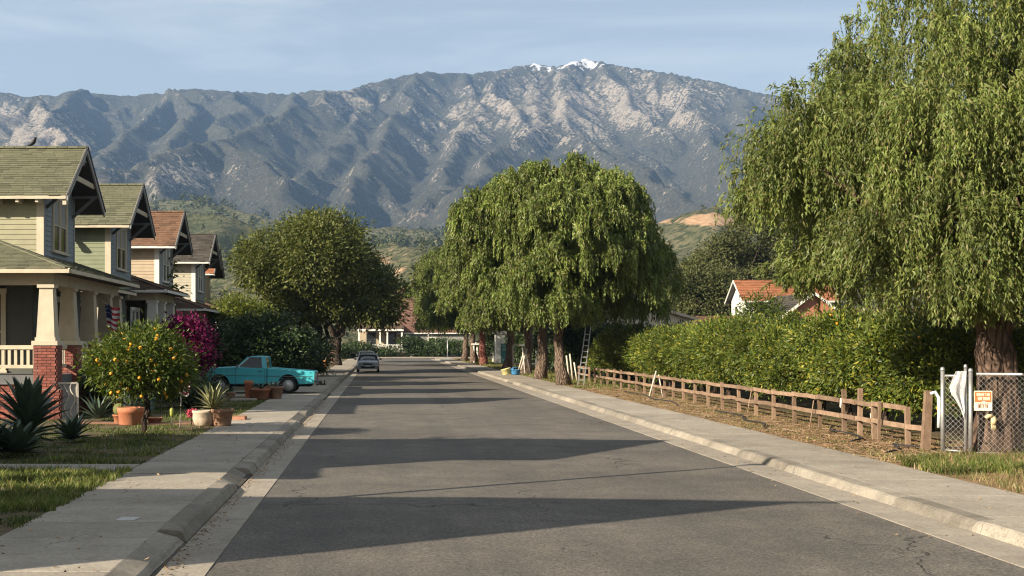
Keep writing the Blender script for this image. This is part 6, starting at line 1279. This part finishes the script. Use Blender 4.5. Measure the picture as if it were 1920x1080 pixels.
# ---- distant trees on the hills: too many and far to pick apart
rg = np.random.default_rng(90); V = []; 
def hill_trees(n, test, hr, seed):
    r = np.random.default_rng(seed); out = []; tries = 0
    while len(out) < n and tries < n*60:
        tries += 1; Y_ = 260+r.random()**.8*1850; px = 200+r.random()*1400; x = (px-715)/2400*Y_; z = hill_z(x, Y_); py = 641-2400*(z-CAMH)/Y_
        if test(px, py, Y_, r): out.append((x, Y_, z, hr[0]+(hr[1]-hr[0])*r.random()))
    return out
ts = hill_trees(1500, lambda px, py, Y_, r: Y_ > 1150 and r.random() < .15+.85*(math.sin(px*.021+Y_*.004)+math.sin(px*.05-Y_*.007) > .1), (7, 15), 1)
ts += hill_trees(700, lambda px, py, Y_, r: Y_ < 1150 and r.random() < .08+.7*(math.sin(px*.03+Y_*.01)+math.sin(px*.013-Y_*.006) > .9), (2.5, 6), 2)
ts += hill_trees(260, lambda px, py, Y_, r: Y_ < 480 and px > 690, (3, 7), 3)
for (x, y, z, h) in ts:
    m = 24; d = N_(rg.normal(size=(m, 3))); wv = .30+.16*rg.random(); p = np.array((x, y, z+h*.52))+d*np.array((h*wv, h*wv, h*.5))*(.7+.4*rg.random((m, 1)))
    D = N_(rg.normal(size=(m, 3))); S_ = N_(np.cross(D, d+rg.normal(size=(m, 3))*.4)); V.append(rhombs(p-D*h*.11, D, S_, h*.32, h*.22))
stuff('far_woods', leaf_mesh('far_woods', np.concatenate(V), LF_DARK), 'scattered dark trees and scrub over the foothills')
# scrub bushes on the near slopes
# ---- grass
def gmat(name, a, b, c): return leafmat(name, a, b, .3, .5, .25, c=c)
GR = gmat('lawn_grass', (.035,.060,.012), (.085,.115,.025), (.20,.16,.07)); GR2 = gmat('verge_grass', (.07,.10,.02), (.15,.17,.04), (.30,.24,.11)); GRD = gmat('dry_grass', (.20,.15,.065), (.30,.24,.12), (.10,.11,.03))
def grass(name, label, m, pts, h, w, seed):
    r = np.random.default_rng(seed); n = len(pts); hh = h*(.45+1.0*r.random(n)); a = r.random(n)*6.283; s = np.stack([np.cos(a), np.sin(a), a*0], 1)*w; ln = r.normal(size=(n, 3))*np.array((.45, .45, 0)); tip = pts+np.stack([ln[:, 0]*hh, ln[:, 1]*hh, hh*.9], 1); mid = pts+np.stack([ln[:, 0]*hh*.3, ln[:, 1]*hh*.3, hh*.55], 1)
    V = np.stack([pts-s, pts+s, mid+s*.7, tip, mid-s*.7], 1).reshape(-1, 3); I = np.arange(n)[:, None]*5; Q = np.concatenate([I+np.array([[0, 1, 2, 4]])]); 
    Q2 = I+np.array([[4, 2, 3, 3]]); V4 = V; me = bpy.data.meshes.new(name); F = np.concatenate([Q, ], 0)
    # two faces per blade: a quad and a triangle
    lo = np.concatenate([Q, (I+np.array([[4, 2, 3]]))], 1).ravel(); me.vertices.add(len(V)); me.vertices.foreach_set('co', V.astype(np.float32).ravel()); me.loops.add(len(lo)); me.loops.foreach_set('vertex_index', lo.astype(np.int32))
    st = np.stack([np.arange(n)*7, np.arange(n)*7+4], 1).ravel(); tot = np.tile([4, 3], n); me.polygons.add(2*n); me.polygons.foreach_set('loop_start', st.astype(np.int32)); me.polygons.foreach_set('loop_total', tot.astype(np.int32)); me.materials.append(m); me.update(calc_edges=True); return stuff(name, me, label)
def scatter(n, x0, x1, y0, y1, seed, keep=None, z=.135, clump=0):
    r = np.random.default_rng(seed); 
    y = y0+(y1-y0)*r.random(n)**1.25; x = x0+(x1-x0)*r.random(n)
    if clump: x += r.normal(size=n)*clump; y += r.normal(size=n)*clump
    k = (x > x0) & (x < x1)
    if keep is not None: k &= keep(x, y, r)
    return np.stack([x[k], y[k], np.full(k.sum(), z)], 1)
def patch(x, y, s=1.4, seed=5, th=0.): return fbm(x/s, y/s, 3, seed) > th
nopath = lambda x, y: ~((y > 22.4) & (y < 23.65)) & ~((y > 34.8) & (y < 36.1)) & ~((y > 52.9) & (y < 59.3))
grass('lawn_grass', 'patchy lawn grass in the left front yards', GR, scatter(70000, -9.5, -4.36, 14.5, 50, 51, lambda x, y, r: nopath(x, y) & (patch(x, y, 1.3, 5, -.08+.12*r.random(len(x))))), .055, .008, 1)
grass('lush_grass', 'taller bright grass tufts beside the near left pavement', GR2, np.concatenate([scatter(22000, -8.2, -4.34, 17.0, 22.5, 52, lambda x, y, r: patch(x, y, .55, 6, -.05)), scatter(9000, -6.5, -4.34, 23.6, 50, 53, lambda x, y, r: nopath(x, y) & patch(x, y, .5, 8, .12))]), .11, .008, 2)
grass('dry_verge_grass', 'dry and green grass tufts on the right verge', GR2, scatter(13000, 9.5, 13.0, 24, 76, 54, lambda x, y, r: patch(x, y, .8, 9, .10)), .07, .007, 3)
grass('straw_grass', 'straw-coloured dry grass on the right verge', GRD, scatter(26000, 9.48, 13.0, 17, 76, 55, lambda x, y, r: patch(x, y, .9, 10, .06)), .05, .006, 4)
grass('kerb_tufts', 'green grass tufts between pavement and wire fence', GR2, np.concatenate([scatter(6000, 9.5, 11.6, 21.8, 24.4, 56, lambda x, y, r: patch(x, y, .35, 11, .05)), scatter(3000, 10.6, 15.5, 18, 26, 57, lambda x, y, r: patch(x, y, .5, 12, .12))]), .17, .009, 5)
grass('tree_row_grass', 'grass at the feet of the pepper tree row', GR2, scatter(26000, 9.48, 13.5, 62, 165, 58, lambda x, y, r: patch(x, y, 1.6, 13, .0)), .14, .016, 6)
grass('corner_grass', 'mixed dry grass at the near right verge corner', GRD, scatter(11000, 9.5, 15.5, 16.5, 25.5, 59, lambda x, y, r: patch(x, y, .7, 14, -.15)), .09, .007, 7)
grass('corner_tufts', 'green tufts at the near right verge corner', GR2, scatter(6000, 9.5, 15.5, 16.5, 25.5, 60, lambda x, y, r: patch(x, y, .5, 15, .05)), .12, .008, 8)
# fallen leaves
def litter(name, label, n, fn, s, m, seed):
    r = np.random.default_rng(seed); P = np.array([fn(r) for _ in range(n)]); D = N_(np.stack([r.normal(size=n), r.normal(size=n), r.normal(size=n)*.25], 1)); S_ = N_(np.cross(D, np.stack([r.normal(size=n)*.35, r.normal(size=n)*.35, np.ones(n)], 1))); stuff(name, leaf_mesh(name, rhombs(P+(0,0,.012), D, S_, s*(.5+r.random(n)), s*.5, .25), m), label)
M_LIT = leafmat('fallen_leaf', (.20,.12,.06), (.31,.21,.115), 0, .8, .1, c=(.12,.07,.04))
litter('fallen_leaves', 'fallen leaves in the left gutter', 900, lambda r: (-2.28+abs(r.normal())*.10, 10+40*r.random()**1.5, .022), .05, M_LIT, 1)
litter('leaf_litter', 'brown leaf litter on the dirt verge', 15000, lambda r: (9.46+2.6*r.random(), 24+50*r.random()**1.5, .14), .06, M_LIT, 2)
litter('scattered_leaves', 'few dry leaves scattered over road and pavements', 420, lambda r: ((-4.3+2.0*r.random(), 8+40*r.random(), .155) if r.random() < .35 else (7.8+1.6*r.random(), 11+45*r.random(), .155) if r.random() < .6 else (6.3+1.05*r.random()**.5, 11+40*r.random(), .03)), .055, M_LIT, 3)
